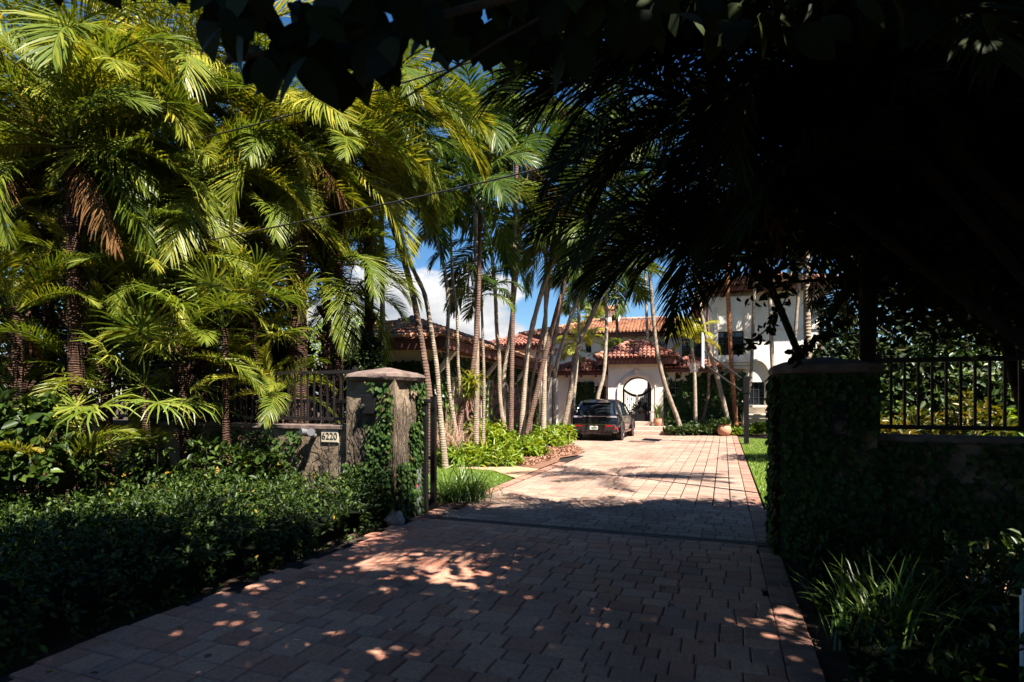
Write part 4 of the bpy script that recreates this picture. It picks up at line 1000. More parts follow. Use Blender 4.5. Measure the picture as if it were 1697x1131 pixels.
# ------------------------------------------------------------------ black estate car / SUV
def make_car():
    t = thing('parked_car', 'black estate car parked on the pavers before the arched entry, seen from behind', 'car', (3.27, 22.64, .012), DROT)
    st = [(0, .76, .42, .78), (.05, .88, .34, .95), (.2, .955, .30, 1.03), (.55, .975, .27, 1.055), (.95, .985, .25, 1.05), (1.5, .965, .24, 1.03), (2.4, .955, .24, 1.02), (3.2, .96, .24, 1.02), (3.6, .97, .25, .99), (4.05, .955, .26, .92), (4.4, .90, .28, .83), (4.6, .80, .33, .72), (4.68, .64, .40, .62)]
    b = MB(); rings = []
    for y, w, zb, zs in st:
        zm = zb + (zs - zb) * .52; h = [(0, zb), (w * .86, zb), (w * .95, zb + .06), (w, zm), (w * .985, zs - .16), (w * .955, zs - .05), (w * .87, zs), (w * .5, zs + .025), (0, zs + .03)]
        rings.append([(x, y, z) for x, z in h] + [(-x, y, z) for x, z in h[-2:0:-1]])
    n = len(rings[0]); vs = [p for r_ in rings for p in r_]; fs = [(i * n + k, i * n + (k + 1) % n, (i + 1) * n + (k + 1) % n, (i + 1) * n + k) for i in range(len(rings) - 1) for k in range(n)]
    fs += [tuple(range(n - 1, -1, -1)), tuple((len(rings) - 1) * n + k for k in range(n))]
    b.add(vs, fs); b.build('body', MT['paint_black'], t, smooth=True)
    gs = [(.12, .78, .55, 1.05, 1.0), (.22, .80, .60, 1.22, 1.01), (.36, .82, .62, 1.42, 1.01), (.52, .84, .63, 1.54, 1.01), (.85, .86, .65, 1.61, 1.01), (1.5, .88, .69, 1.65, 1.0), (2.2, .88, .69, 1.635, 1.0), (2.62, .87, .68, 1.57, 1.0), (3.0, .86, .67, 1.34, 1.0), (3.42, .82, .6, 1.04, 1.0)]
    def gring(y, wb, wr, zr, zb, lift=0): 
        h = [(wb, zb), (wb - (wb - wr) * .5, zb + (zr - zb) * .55), (wr + .02, zb + (zr - zb) * .88), (wr - .05, zr - .012), (wr - .25, zr + .012), (0, zr + .02)]
        return [(x, y, z + lift) for x, z in h] + [(-x, y, z + lift) for x, z in h[-2::-1]]
    rings = [gring(*g_) for g_ in gs]; n = len(rings[0]); b = MB()
    b.add([p for r_ in rings for p in r_], [(i * n + k, i * n + k + 1, (i + 1) * n + k + 1, (i + 1) * n + k) for i in range(len(rings) - 1) for k in range(n - 1)] + [tuple(range(n)), tuple((len(rings) - 1) * n + k for k in range(n))])
    b.build('window_band', MT['glass'], t, smooth=True)
    # roof skin and pillars over the glass
    rr = [r_[2:9] for r_ in [gring(*g_, .008) for g_ in gs[3:8]]]; m_ = 7; b = MB()
    b.add([p for r_ in rr for p in r_], [(i * m_ + k, i * m_ + k + 1, (i + 1) * m_ + k + 1, (i + 1) * m_ + k) for i in range(len(rr) - 1) for k in range(m_ - 1)])
    b.build('roof', MT['paint_black'], t, smooth=True)
    b = MB(); b.add([(-.58, .36, 1.53), (.58, .36, 1.53), (.62, .82, 1.63), (-.62, .82, 1.63), (-.58, .38, 1.50), (.58, .38, 1.50), (.62, .82, 1.59), (-.62, .82, 1.59)], [(0, 1, 2, 3), (7, 6, 5, 4), (0, 4, 5, 1), (1, 5, 6, 2), (3, 7, 4, 0)]); b.build('spoiler', MT['paint_black'], t)
    for s_ in (-1, 1):
        b = MB(); b.tube([(s_ * .84, .26, 1.02), (s_ * .755, .42, 1.28), (s_ * .675, .74, 1.55)], [.10, .085, .06], 8); b.build('pillar', MT['paint_black'], t, smooth=True); b = MB(); b.tube([(s_ * .885, 1.62, 1.0), (s_ * .80, 1.66, 1.36), (s_ * .735, 1.7, 1.54)], [.035, .03, .03], 6)
        b.build('pillar', MT['paint_black'], t, smooth=True); b = MB(); b.tube([(s_ * .88, 3.38, 1.0), (s_ * .78, 2.98, 1.33), (s_ * .715, 2.6, 1.52)], [.04, .035, .035], 6); b.build('pillar', MT['paint_black'], t, smooth=True)
        b = MB(); b.tube([(s_ * .90, 2.98, 1.03), (s_ * 1.0, 2.96, 1.06), (s_ * 1.06, 2.94, 1.08)], [.03, .075, .06], 8); b.build('mirror', MT['paint_black'], t, smooth=True)
        b = MB(); b.box(s_ * .955 - .012, s_ * .955 + .012, 1.15, 3.25, .28, .36); b.build('sill_trim', MT['trim_bronze'], t)
        for y in (.87, 3.72):
            M_ = Matrix.Translation((s_ * .86, y, .355)) @ Matrix.Rotation(R(90) * s_, 4, 'Y')
            b = MB(); b.lathe([(.20, -.12), (.33, -.125), (.352, -.09), (.355, 0), (.352, .09), (.33, .125), (.25, .128)], 26, M_); wl_ = b.build('wheel', MT['tyre'], t, smooth=True)
            b = MB(); b.lathe([(.255, .10), (.262, .131), (.245, .136), (.235, .105)], 26, M_, cap=False)
            for k in range(5):
                a = 2 * math.pi * k / 5; c_, s2 = math.cos(a), math.sin(a); q = []
                for (r0, wd_) in ((.03, .035), (.245, .028)): q += [(c_ * r0 - s2 * wd_, s2 * r0 + c_ * wd_, .128), (c_ * r0 + s2 * wd_, s2 * r0 - c_ * wd_, .128)]
                b.add([M_ @ Vector(p) for p in q], [(0, 1, 3, 2)])
            b.lathe([(.001, .131), (.06, .133), (.065, .12)], 12, M_, cap=False); b.build('rim', MT['rim'], wl_)
            b = MB(); q = [(s_ * .992, y + .40 * math.cos(math.pi * (k / 14)), .36 + .40 * math.sin(math.pi * k / 14)) for k in range(15)]; b.tube(q, [.028] * 15, 6); b.build('arch_flare', MT['car_dark'], wl_, smooth=True)
            b = MB(); M2 = Matrix.Translation((s_ * .986, y, .36)) @ Matrix.Rotation(R(90) * s_, 4, 'Y'); b.lathe([(.001, 0), (.395, .001)], 26, M2, cap=False); b.build('wheel_well', MT['car_dark'], wl_)
    b = MB(); b.box(-.87, .87, .022, .06, .972, .998); b.box(.5, .9, .014, .07, .93, .971); b.box(-.9, -.5, .014, .07, .93, .971); b.build('tail_light', MT['clear_lens'], t, bevel=.006)
    b = MB(); b.box(-.80, .80, -.05, .02, .656, .675)
    for s_ in (-1, 1): b.tube([(s_ * .80, -.005, .67), (s_ * .87, .02, .56), (s_ * .92, .09, .46)], [.018, .018, .016], 6)
    b.build('bumper_trim', MT['chrome'], t)
    b = MB(); b.box(-.83, .83, -.045, .05, .36, .655); b.box(-.7, .7, -.035, .05, .27, .359); b.build('lower_bumper', MT['bumper'], t, bevel=.02)
    for s_ in (-1, 1):
        b = MB(); b.box(s_ * .62 - .16, s_ * .62 + .16, -.05, -.0455, .585, .635); b.build('reflector', MT['red_lens'], t)
        b = MB(); b.box(s_ * .86 - .07, s_ * .86 + .07, -.02, .12, .46, .56); b.build('side_reflector', MT['red_lens'], t, bevel=.01)
        for e in (-.07, .07):
            b = MB(); b.tube([(s_ * .60 + e, -.075, .40), (s_ * .60 + e, .0, .40)], [.055, .05], 12); b.build('tailpipe', MT['iron'], t)
    b = MB(); b.box(-.16, .16, -.062, -.047, .46, .60); p_ = b.build('licence_plate', MT['plate'], t)
    b = MB(); b.box(-.11, -.03, -.064, -.0625, .49, .565); b.build('plate_marks', MT['plate_green'], p_); b = MB(); b.box(-.02, .035, -.064, -.0625, .505, .56); b.build('plate_emblem', MT['plate_orange'], p_)
    b = MB(); b.box(.05, .12, -.064, -.0625, .49, .565); b.build('plate_marks', MT['plate_green'], p_)
    b = MB(); b.tube([(-.03, .19, 1.20), (.26, .21, 1.22)], [.011, .008], 5); b.build('rear_wiper', MT['iron'], t)
    b = MB()
    for y in (1.42, 2.42): b.box(.962, .972, y, y + .14, .84, .87); b.box(-.972, -.962, y, y + .14, .84, .87)
    b.build('door_handles', MT['chrome'], t)
make_car()
# ------------------------------------------------------------------ basketball hoop on a post beside the drive, seen from the side
bp_ = gp(1237, 737); D_ = bp_.y
def q(px, py):
    w_ = at(px, py, D_) - bp_; return Vector((w_.x * 1.0, 0, w_.z))
bh = thing('basketball_hoop', 'black basketball post with long arms, white board and net on the lawn', 'basketball hoop', bp_, DROT)
b = MB(); b.box(-.085, .085, -.085, .085, 0, EYE - (652 - HZ) * D_ / F); b.box(-.2, .2, -.2, .2, -.01, .025); b.build('post', MT['iron'], bh, bevel=.01)
b = MB(); b.box(-.10, .10, -.10, .10, EYE - (652 - HZ) * D_ / F + .003, EYE - (624 - HZ) * D_ / F); b.build('post_head', MT['iron'], bh, bevel=.01)
b = MB()
for e in (-.13, .13):
    for (a, c) in (((1229, 627), (1171, 581)), ((1229, 648), (1171, 603))):
        A_, C_ = q(*a) + Vector((0, e, 0)), q(*c) + Vector((0, e, 0)); b.tube([A_, C_], [.028, .028], 6)
b.build('arms', MT['iron_brown'], bh)
A_ = q(1169, 608); b = MB(); b.box(A_.x - .03, A_.x + .02, -.68, .68, A_.z, q(1169, 552).z); b.build('backboard', MT['white'], bh, bevel=.006)
rc = Vector((A_.x - .33, 0, A_.z + .22)); b = MB(); b.tube([rc + Vector((.27 * math.cos(2 * math.pi * k / 24), .27 * math.sin(2 * math.pi * k / 24), 0)) for k in range(25)], [.014] * 25, 6); b.box(A_.x - .10, A_.x - .031, -.06, .06, rc.z - .06, rc.z + .012); rim_ = b.build('rim', MT['tile'], bh)
b = MB()
for k in range(14):
    for s_ in (-1, 1):
        pts = [rc + Vector((rr * math.cos(2 * math.pi * (k + s_ * tw) / 14), rr * math.sin(2 * math.pi * (k + s_ * tw) / 14), -dz_)) for rr, dz_, tw in ((.265, .01, 0), (.2, .14, .5), (.15, .27, 1), (.12, .40, 1.5))]
        b.tube(pts, [.007] * 4, 4, cap=False)
b.build('net', MT['white'], rim_)
# ------------------------------------------------------------------ pots by the entry
q0 = hp(hx(1090, -.5), -.62, .392)
po = thing('plant_pot', 'terracotta pot with a spiky agave on the entry steps', 'plant pot', q0)
b = MB(); b.lathe([(.12, 0), (.19, .12), (.21, .26), (.19, .34), (.215, .38), (.18, .385), (.16, .33)], 18); b.build('pot', MT['pot'], po, smooth=True)
blades('agave', rng.normal(size=(60, 3)) * np.array([.04, .04, .0]) + np.array([0, 0, .35]), .75, .06, .35, 'liriope', po)
q0 = gp(1199, 723); ur = thing('plant_pot', 'round terracotta urn with a small leafy plant standing by the planting strip', 'plant pot', (q0.x, q0.y - .1, .0))
b = MB(); b.lathe([(.16, 0), (.27, .12), (.31, .28), (.27, .42), (.22, .47), (.25, .51), (.20, .512), (.18, .45)], 20); b.build('pot', MT['pot'], ur, smooth=True)
dd_ = randdir(40); dd_[:, 2] = np.abs(dd_[:, 2]); P_ = np.tile(np.array([[0, 0, .5]]), (40, 1)) + dd_ * .12
link('foliage', leaves('foliage', P_, dd_ + np.array([0, 0, .6]), randdir(40), .28, .45, droop=.4), MT['tree_leaf'], ur)
q0 = hp(ax0 + .75, 3.6, FLZ); cp = thing('plant_pot', 'dark potted plant seen through the bars of the entry gate', 'plant pot', q0)
b = MB(); b.lathe([(.2, 0), (.3, .2), (.3, .45), (.26, .46)], 16); b.build('pot', MT['pot'], cp, smooth=True)
dd_ = randdir(150); dd_[:, 2] = np.abs(dd_[:, 2]); P_ = np.array([[0, 0, .5]]) + dd_ * (.15 + .3 * rng.random((150, 1)))
link('foliage', leaves('foliage', P_, dd_, randdir(150), .16, .5), MT['ivy'], cp)
# ------------------------------------------------------------------ planting strip before the house
def strip(name, label, poly, n, size, mat, h, w=.4, up=.8):
    p0 = Vector((poly[0][0], poly[0][1], 0)); t = thing(name, label, 'ground cover', p0); t['kind'] = 'stuff'
    qq = scatter(poly, n); hh = h * (.55 + .45 * np.sin(qq[:, 0] * 2.3) * np.sin(qq[:, 1] * 3.1 + 1)) 
    P = np.stack([qq[:, 0] - p0.x, qq[:, 1] - p0.y, .04 + hh * rng.random(n) ** .7], 1); D = randdir(n) + np.array([0, 0, up])
    o = link('foliage', leaves('foliage', P, D, randdir(n) + np.array([0, 0, .9]), size * (.6 + .7 * rng.random(n)), w, droop=.35), MT[mat], t); o['kind'] = 'stuff'; return t
f0, f1, f2 = gp(1103, 723), gp(1208, 723), gp(1300, 722)
w0_, w1_, w2_ = hp(hx(1103, .6), .6), hp(hx(1212, .6), .6), hp(hx(1300, .9), .9)
strip('planting_strip', 'glossy mixed green planting strip under the house creeper', [(f0.x, f0.y), (f1.x, f1.y), (w1_.x, w1_.y), (w0_.x, w0_.y)], 3800, .2, 'tree_leaf', .6)
strip('planting_strip', 'yellow green clipped planting strip beside the basketball post', [(f1.x, f1.y), (f2.x, f2.y), (w2_.x, w2_.y), (w1_.x, w1_.y)], 5200, .13, 'bright_leaf', .55)
# ------------------------------------------------------------------ plants in the palm bed
GB = 'bright leafy plants in the palm bed'
for (px, py, rx, rz, nc, mat, lab) in (
        (752, 772, .62, .42, 90, 'bright_leaf', 'yellow green leafy plant at the left front corner of the palm bed'),
        (786, 771, .58, .40, 90, 'bright_leaf', 'yellow green leafy plant along the ochre path, left of the reddish one'),
        (822, 771, .60, .36, 80, 'bright_leaf', 'low reddish tipped yellow plant at the edge of the bare mulch'),
        (786, 752, .85, .95, 120, 'bright_leaf', 'tall ferny green plant under the bromeliad palm'),
        (822, 750, .7, .85, 110, 'bright_leaf', 'bushy ferny plant left of the curved trunk in the mulch bed'),
        (872, 757, .55, .5, 70, 'bright_leaf', 'fresh green fern clump at the foot of the crossed palm trunks'),
        (905, 741, .6, .62, 80, 'bright_leaf', 'leafy green clump by the limestone rock near the car'),
        (930, 738, .45, .75, 60, 'bright_leaf', 'upright yellow green plant at the foot of the leaning palm by the car'),
        (850, 735, .7, .8, 70, 'tree_leaf', 'dark green shrub behind the palm trunks by the garage door'),
        (745, 742, .6, .9, 80, 'tree_leaf', 'dark leafy shrub behind the dry twigs near the gate')):
    p = gp(px, py); shrub('bed_plant', lab, p, (rx, rx * .8, rz), nc, 14, .17 if mat == 'bright_leaf' else .13, mat, GB, w=.26, spread=.05, tilt=.9, droop=.45)
p = gp(903, 736); b = MB(); b.lathe([(.02, -.02), (.34, 0), (.4, .18), (.3, .36), (.1, .44), (.005, .45)], 10)
b.v = [(x + rng.normal() * .03, y + rng.normal() * .03, z + rng.normal() * .02) for x, y, z in b.v]; o = b.build('rock', MT['steps']); o.location = p; tag(o, 'pale limestone rock among the plants left of the car', 'rock')
p = gp(766, 828); lt = thing('grass_clump', 'large arching clump of dark green strap leaves beside the open gate', 'grass clump', p)
c_ = rng.normal(size=(520, 3)) * np.array([.17, .17, 0]); c_[:, 2] = .0; blades('blades', c_, .78, .017, 1.5, 'liriope', lt, seg=7)
p = gp(735, 842); dtw = thing('dead_shrub', 'leafless dry reddish twig shrub behind the gate', 'dead shrub', (gp(740, 772).x, gp(740, 772).y, 0)); b = MB()
for k in range(90):
    a = rng.random() * 6.28; sp_ = rng.random() * .5; pts = [Vector((0, 0, 0))]; d_ = Vector((math.cos(a) * sp_, math.sin(a) * sp_, .8))
    for i in range(5): d_ += Vector(rng.normal(size=3) * .12); pts.append(pts[-1] + d_ * .24)
    b.tube(pts, [.011 * (1 - .17 * i) for i in range(6)], 4, cap=False)
    for i in (2, 3, 4):
        e = pts[i] + Vector(rng.normal(size=3) * .16) + Vector((0, 0, .14)); b.tube([pts[i], e], [.005, .003], 3, cap=False)
b.build('twigs', MT['twig'], dtw)
# topiary dome
p = at(594, 663, 11.2); p.z = 0; tp_ = thing('topiary', 'tall dark clipped dome hedge behind the left pillar', 'topiary', p)
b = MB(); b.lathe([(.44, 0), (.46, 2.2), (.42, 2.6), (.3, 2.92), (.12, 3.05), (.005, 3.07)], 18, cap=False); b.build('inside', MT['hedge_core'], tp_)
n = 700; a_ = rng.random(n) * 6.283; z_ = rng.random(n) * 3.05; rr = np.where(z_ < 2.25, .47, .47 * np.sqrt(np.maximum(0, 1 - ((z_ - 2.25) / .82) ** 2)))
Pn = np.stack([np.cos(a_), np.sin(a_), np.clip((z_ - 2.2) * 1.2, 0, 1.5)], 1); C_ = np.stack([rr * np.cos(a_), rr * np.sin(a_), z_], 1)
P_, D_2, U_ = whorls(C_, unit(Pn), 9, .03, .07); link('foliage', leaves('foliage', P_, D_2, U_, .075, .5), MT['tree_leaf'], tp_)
# ------------------------------------------------------------------ hedges
def hedge(name, label, poly, hfun, dens, per, size, mat='hedge', cell=.16):
    P = np.array(poly); lo, hi = P.min(0), P.max(0); org = dv(*poly[0]); t = thing(name, label, 'hedge', org)
    nx, ny = int((hi[0] - lo[0]) / cell) + 1, int((hi[1] - lo[1]) / cell) + 1
    core = MB(); idx = {}
    for i in range(nx):
        for j in range(ny):
            u, v = lo[0] + (i + .5) * cell, lo[1] + (j + .5) * cell
            if inside(u, v, poly):
                h = max(.012, hfun(u, v) * .72 - .08)
                for (e, f_) in ((0, 0), (1, 0), (1, 1), (0, 1)):
                    k = (i + e, j + f_); idx.setdefault(k, len(core.v))
                    if idx[k] == len(core.v): core.v.append(tuple(dv(lo[0] + k[0] * cell, lo[1] + k[1] * cell, h) - org))
                core.f.append(tuple(idx[(i + e, j + f_)] for e, f_ in ((0, 0), (1, 0), (1, 1), (0, 1))))
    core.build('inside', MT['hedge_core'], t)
    area = abs(sum(poly[i][0] * poly[(i + 1) % len(poly)][1] - poly[(i + 1) % len(poly)][0] * poly[i][1] for i in range(len(poly)))) / 2
    uv = scatter(poly, int(area * dens)); C = []; Nn = []
    for u, v in uv:
        h = hfun(u, v); e = .05; g1 = (hfun(u + e, v) - h) / e; g2 = (hfun(u, v + e) - h) / e
        n_ = DA * (-g1) + DB * (-g2) + Z; n_.normalize()
        w_ = math.sqrt(1 + g1 * g1 + g2 * g2)
        for r_ in range(min(6, max(1, int(w_ + rng.random() * .8)))):
            uu, vv = (u, v) if r_ == 0 else (u + rng.normal() * .02, v + rng.normal() * .02)
            hh = hfun(uu, vv); C.append(dv(uu, vv, max(.02, hh - .06 + rng.normal() * .05)) - org); Nn.append(n_)
    C = np.array([tuple(c) for c in C]); Nn = np.array([tuple(c) for c in Nn])
    P_, D_, U_ = whorls(C, Nn, per, .025, size, .75)
    link('foliage', leaves('foliage', P_, D_, U_, size * (.55 + .75 * rng.random(len(P_))), .46), MT[mat], t)
    return t
def edge(d, r, h): return h * math.sqrt(max(0, 1 - (1 - min(1, max(0, d) / r)) ** 2.4))
def hl(u, v):
    b_ = .49 + .05 * math.sin(u * 2.1 + v * 1.3) + .04 * math.sin(u * 5.2 - v * 4.1) + .03 * math.sin(v * 9 + u * 7)
    if u > -2.4: b_ += .15 * max(0, min(1, (v + 1.6) / 1.2))
    return max(.02, edge(.74 + .03 * math.sin(v * 4) - u, .38, b_))
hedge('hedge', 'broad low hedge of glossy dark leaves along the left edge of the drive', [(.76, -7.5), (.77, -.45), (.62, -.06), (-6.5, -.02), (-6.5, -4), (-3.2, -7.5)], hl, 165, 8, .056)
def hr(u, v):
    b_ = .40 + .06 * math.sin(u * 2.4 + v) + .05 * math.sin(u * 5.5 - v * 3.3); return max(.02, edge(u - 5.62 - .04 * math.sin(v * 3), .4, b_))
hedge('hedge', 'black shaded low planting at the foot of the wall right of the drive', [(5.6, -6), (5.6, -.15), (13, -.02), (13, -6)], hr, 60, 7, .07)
shrub('shrub', 'broad leaved shrub at the far left edge above the hedge', at(28, 800, 6.9) * 1, (.75, .5, 1.1), 110, 9, .13, 'hedge', w=.62)
bpy.data.objects[-1] if False else None
p = at(1640, 1010, 4.15); p.z = 0; shrub('shrub', 'leafy shrub catching some light at the lower right corner', p, (.62, .45, .62), 110, 9, .085, 'tree_leaf', w=.42)
p = at(1475, 1105, 3.7); p.z = .0; lt = thing('grass_clump', 'clump of pale edged strap leaves in the dark lower right corner', 'grass clump', p)
c_ = rng.normal(size=(210, 3)) * np.array([.16, .12, 0]); c_[:, 2] = .02; blades('blades', c_, .66, .013, .9, 'liriope', lt, seg=6)
p = at(1697, 1062, 3.0); p.z = 0; wp = thing('marker_post', 'small white marker post at the right edge of the picture', 'post', p)
b = MB(); b.box(-.018, .06, -.012, .012, 0, .62); b.add([], []); b.build('post', MT['white'], wp, bevel=.008)
b = MB(); b.box(-.025, .12, -.02, -.0125, .36, .66); b.build('panel', MT['white'], wp, bevel=.008)
for k, (px, py, d, rx, rz) in enumerate(((150, 760, 7.6, .6, .8), (255, 745, 7.9, .6, .85), (350, 735, 7.9, .6, .8), (430, 735, 8.0, .5, .7))):
    p = at(px, py, d); p.z = 0; shrub('shrub', ('dark leafy shrub before the wall near the left edge', 'dark leafy shrub before the wall, right of the arching fresh frond', 'dark leafy shrub before the wall under the fan palm', 'dark leafy shrub before the wall next to the twin spotlight')[k], p, (rx, .4, rz + .25), 90, 10, .1, 'hedge', 'dark shrubs before the left wall', w=.5)
# leaf litter on the paving
qq = scatter([(UL + .1, -5), (UR - .3, -5), (UR - .3, 9), (UL + .1, 9)], 460); Pw = np.array([tuple(dv(u, v, .016)) for u, v in qq]); az = rng.random(460) * 6.28
o = link('leaf_litter', leaves('leaf_litter', Pw, np.stack([np.cos(az), np.sin(az), rng.normal(size=460) * .12], 1), np.array([0, 0, 1.]) + rng.normal(size=(460, 3)) * .25, .015 + .05 * rng.random(460) ** 4, .45, .25, .1), MT['litter']); o['kind'] = 'stuff'
# cables
for (lab, pts) in (('long black cable slung across the drive between the trees', [(225, 421, 8.6), (380, 392, 8.2), (640, 338, 7.6), (850, 291, 7), (1060, 236, 6.6), (1290, 165, 6.4)]),
                   ('upper black cable crossing the left palms behind the big dark leaves', [(150, 275, 9), (280, 243, 8.6), (460, 197, 8.2), (700, 128, 7.8), (980, 40, 7.4)])):
    W = [at(*p_) for p_ in pts]; b = MB(); b.tube([w_ - W[0] for w_ in curve_pts(W, 5)], [.011] * (5 * (len(W) - 1) + 1), 6); o = b.build('overhead_cable', MT['cable']); o.location = W[0]; tag(o, lab, 'cable')
# ------------------------------------------------------------------ slender palms in the bed and by the house
GP = 'slender palms in the mulch bed'
palms = [
 ('straight single palm rising behind the left pillar', [(636, 760), (635, 605), (634, 520), (633, 430), (632, 330), (634, 240)], 12.0, .068, dict(length=2.2, n=11)),
 ('brown trunked palm leaning left directly behind the gate guide post', [(716, 790), (711, 657), (702, 588), (693, 533), (677, 459), (650, 370), (632, 280)], 12.6, .085, dict(bark='bark_dark', length=2.3, n=12, mix=(1, 2, 4, 4, 2))),
 ('pale palm curving left beside the brown one by the gate', [(738, 790), (729, 679), (724, 613), (715, 550), (704, 490), (688, 454), (665, 400), (650, 310)], 13.6, .07, dict(length=1.7, n=8)),
 ('slim palm bending at mid height, third from the gate', [(762, 770), (751, 690), (744, 643), (741, 572), (743, 503), (737, 451), (729, 413), (727, 380)], 14.6, .065, dict(length=1.1, n=9, mix=(1, 2, 4, 4, 2))),
 ('thin upright palm left of the bromeliad trunk', [(767, 765), (762, 640), (759, 599), (757, 517), (750, 462), (747, 390), (745, 330)], 15.2, .05, dict(length=2.0, n=10)),
 ('palm with a yellow bromeliad growing on its trunk', [(755, 770), (764, 690), (773, 654), (784, 607), (792, 517), (795, 390), (798, 330)], 14.8, .08, dict(bark='bark_dark', length=2.2, n=12)),
 ('palm with a short arched crown at roof height beside the bromeliad trunk', [(800, 740), (802, 640), (800, 560), (798, 505)], 16.4, .055, dict(length=1.3, n=12, mix=(2, 3, 4, 3, 0))),
 ('palm with a curved foot in the middle of the mulch bed', [(849, 741), (840, 722), (832, 690), (828, 650), (827, 597), (823, 544), (821, 493), (815, 420)], 18.8, .09, dict(length=2.3, n=12, dead=1)),
 ('pale palm running up right behind the curved foot trunk', [(834, 728), (834, 640), (838, 599), (846, 544), (852, 493), (858, 440), (864, 370)], 19.6, .085, dict(length=2.3, n=12, bark='bark_pale')),
 ('bright straight palm left of the crossed trunks', [(864, 741), (866, 690), (870, 628), (878, 561), (897, 486), (915, 435), (934, 388)], 19.6, .115, dict(length=2.4, n=12, bark='bark_pale')),
 ('dark reddish palm crossing in front, leaning far to the right', [(871, 744), (874, 715), (888, 656), (908, 571), (931, 486), (945, 440), (960, 388)], 19.2, .105, dict(length=2.5, n=13, bark='bark_dark')),
 ('thin palm behind the crossed trunks', [(884, 735), (877, 670), (882, 628), (899, 550), (908, 486), (911, 445), (914, 405)], 21.5, .08, dict(length=2.1, n=11)),
 ('pale palm kinking right beside the facade creeper', [(920, 733), (918, 705), (919, 628), (931, 571), (958, 490), (970, 448)], 22.0, .10, dict(length=2.0, n=12, mat='feather', bark='bark_pale')),
 ('heavy leaning palm just left of the car', [(928, 739), (933, 715), (944, 660), (959, 575), (980, 525), (1000, 481), (1012, 452)], 20.8, .12, dict(length=2.3, n=12, bark='bark')),
 ('slim pale palm behind the leaning one by the car', [(950, 725), (949, 678), (954, 628), (959, 554), (958, 500), (955, 478)], 25.2, .09, dict(length=1.7, n=10, bark='bark_pale')),
 ('tall palm rising behind the black car beside the entry roof', [(986, 722), (990, 663), (1001, 618), (1005, 542), (1005, 487), (1004, 455)], 26.6, .105, dict(length=2.0, n=12, bark='bark_pale')),
 ('leaning palm rising right of the arched entry', [(1129, 722), (1122, 692), (1103, 641), (1090, 589), (1085, 550), (1078, 470), (1072, 390)], 27.0, .125, dict(length=2.0, n=11, bark='bark')),
 ('short straight pale palm before the house creeper', [(1154, 722), (1153, 703), (1151, 619), (1147, 575)], 27.0, .105, dict(length=1.5, n=12, mat='yellowpalm', bark='bark_pale', mix=(3, 4, 4, 2, 0))),
 ('dark thin palm in the shade of the house creeper', [(1162, 718), (1164, 700), (1174, 653), (1174, 579), (1172, 500), (1171, 420)], 27.6, .09, dict(length=1.7, n=9, bark='bark_dark')),
 ('palm leaning left beyond the basketball arms', [(1212, 722), (1207, 700), (1187, 619), (1172, 567), (1158, 490), (1150, 400)], 27.0, .13, dict(length=2.0, n=11)),
 ('rusty orange palm trunk before the tall wing', [(1220, 720), (1219, 690), (1213, 614), (1209, 542), (1206, 470), (1204, 400)], 27.4, .13, dict(length=2.2, n=11, bark='bark_rust')),
 ('slender palm crossing the pointed niche', [(1231, 720), (1233, 690), (1244, 628), (1249, 517), (1251, 440), (1252, 380)], 27.2, .10, dict(length=2.2, n=11, bark='bark')),
 ('pale palm before the right half of the tall wing', [(1283, 718), (1280, 604), (1276, 497), (1272, 430), (1270, 370)], 27.4, .115, dict(length=2.2, n=11, bark='bark_pale')),
 ('palm rising behind the right gate pillar', [(1312, 718), (1315, 592), (1319, 540), (1324, 470), (1328, 400)], 26.0, .10, dict(length=2.2, n=11)),
 ('dark palm at the right end of the tall wing', [(1360, 720), (1361, 586), (1362, 552), (1363, 480), (1364, 400)], 24.0, .11, dict(length=2.2, n=11, bark='bark_dark')),
]
for lab, pix, d, r, kw in palms: palm('slender_palm', lab, GP, pix, d, r * .92, **kw)
# small palms on the roof terrace and behind
for lab, pix, d, r, kw in [
 ('small yellow green palm before the main roof', [(957, 715), (958, 600), (958, 566)], 30, .07, dict(length=1.7, n=13, mat='yellowpalm', mix=(2, 3, 5, 2, 0), shaft=False)),
 ('little drooping yellow palm below the arched window', [(948, 715), (949, 610), (948, 583)], 29.6, .05, dict(length=1.0, n=9, mat='yellowpalm', mix=(0, 2, 4, 3, 0), shaft=False)),
 ('bright young palm standing over the entry roof', [(1012, 715), (1014, 610), (1014, 590)], 33.5, .06, dict(length=1.7, n=14, mat='bright_leaf', mix=(4, 5, 3, 0, 0), shaft=False)),
 ('far palm with a spiky blue green crown against the sky', [(964, 700), (962, 560), (960, 516)], 44, .1, dict(length=2.2, n=14, mat='feather', mix=(3, 4, 4, 2, 0), shaft=False)),
 ('far green palm beside the chimney', [(992, 700), (992, 560), (993, 532)], 46, .1, dict(length=2.4, n=14, mat='yellowpalm', mix=(3, 4, 4, 2, 0), shaft=False)),
 ]: palm('garden_palm', lab, None, pix, d, r, **kw)
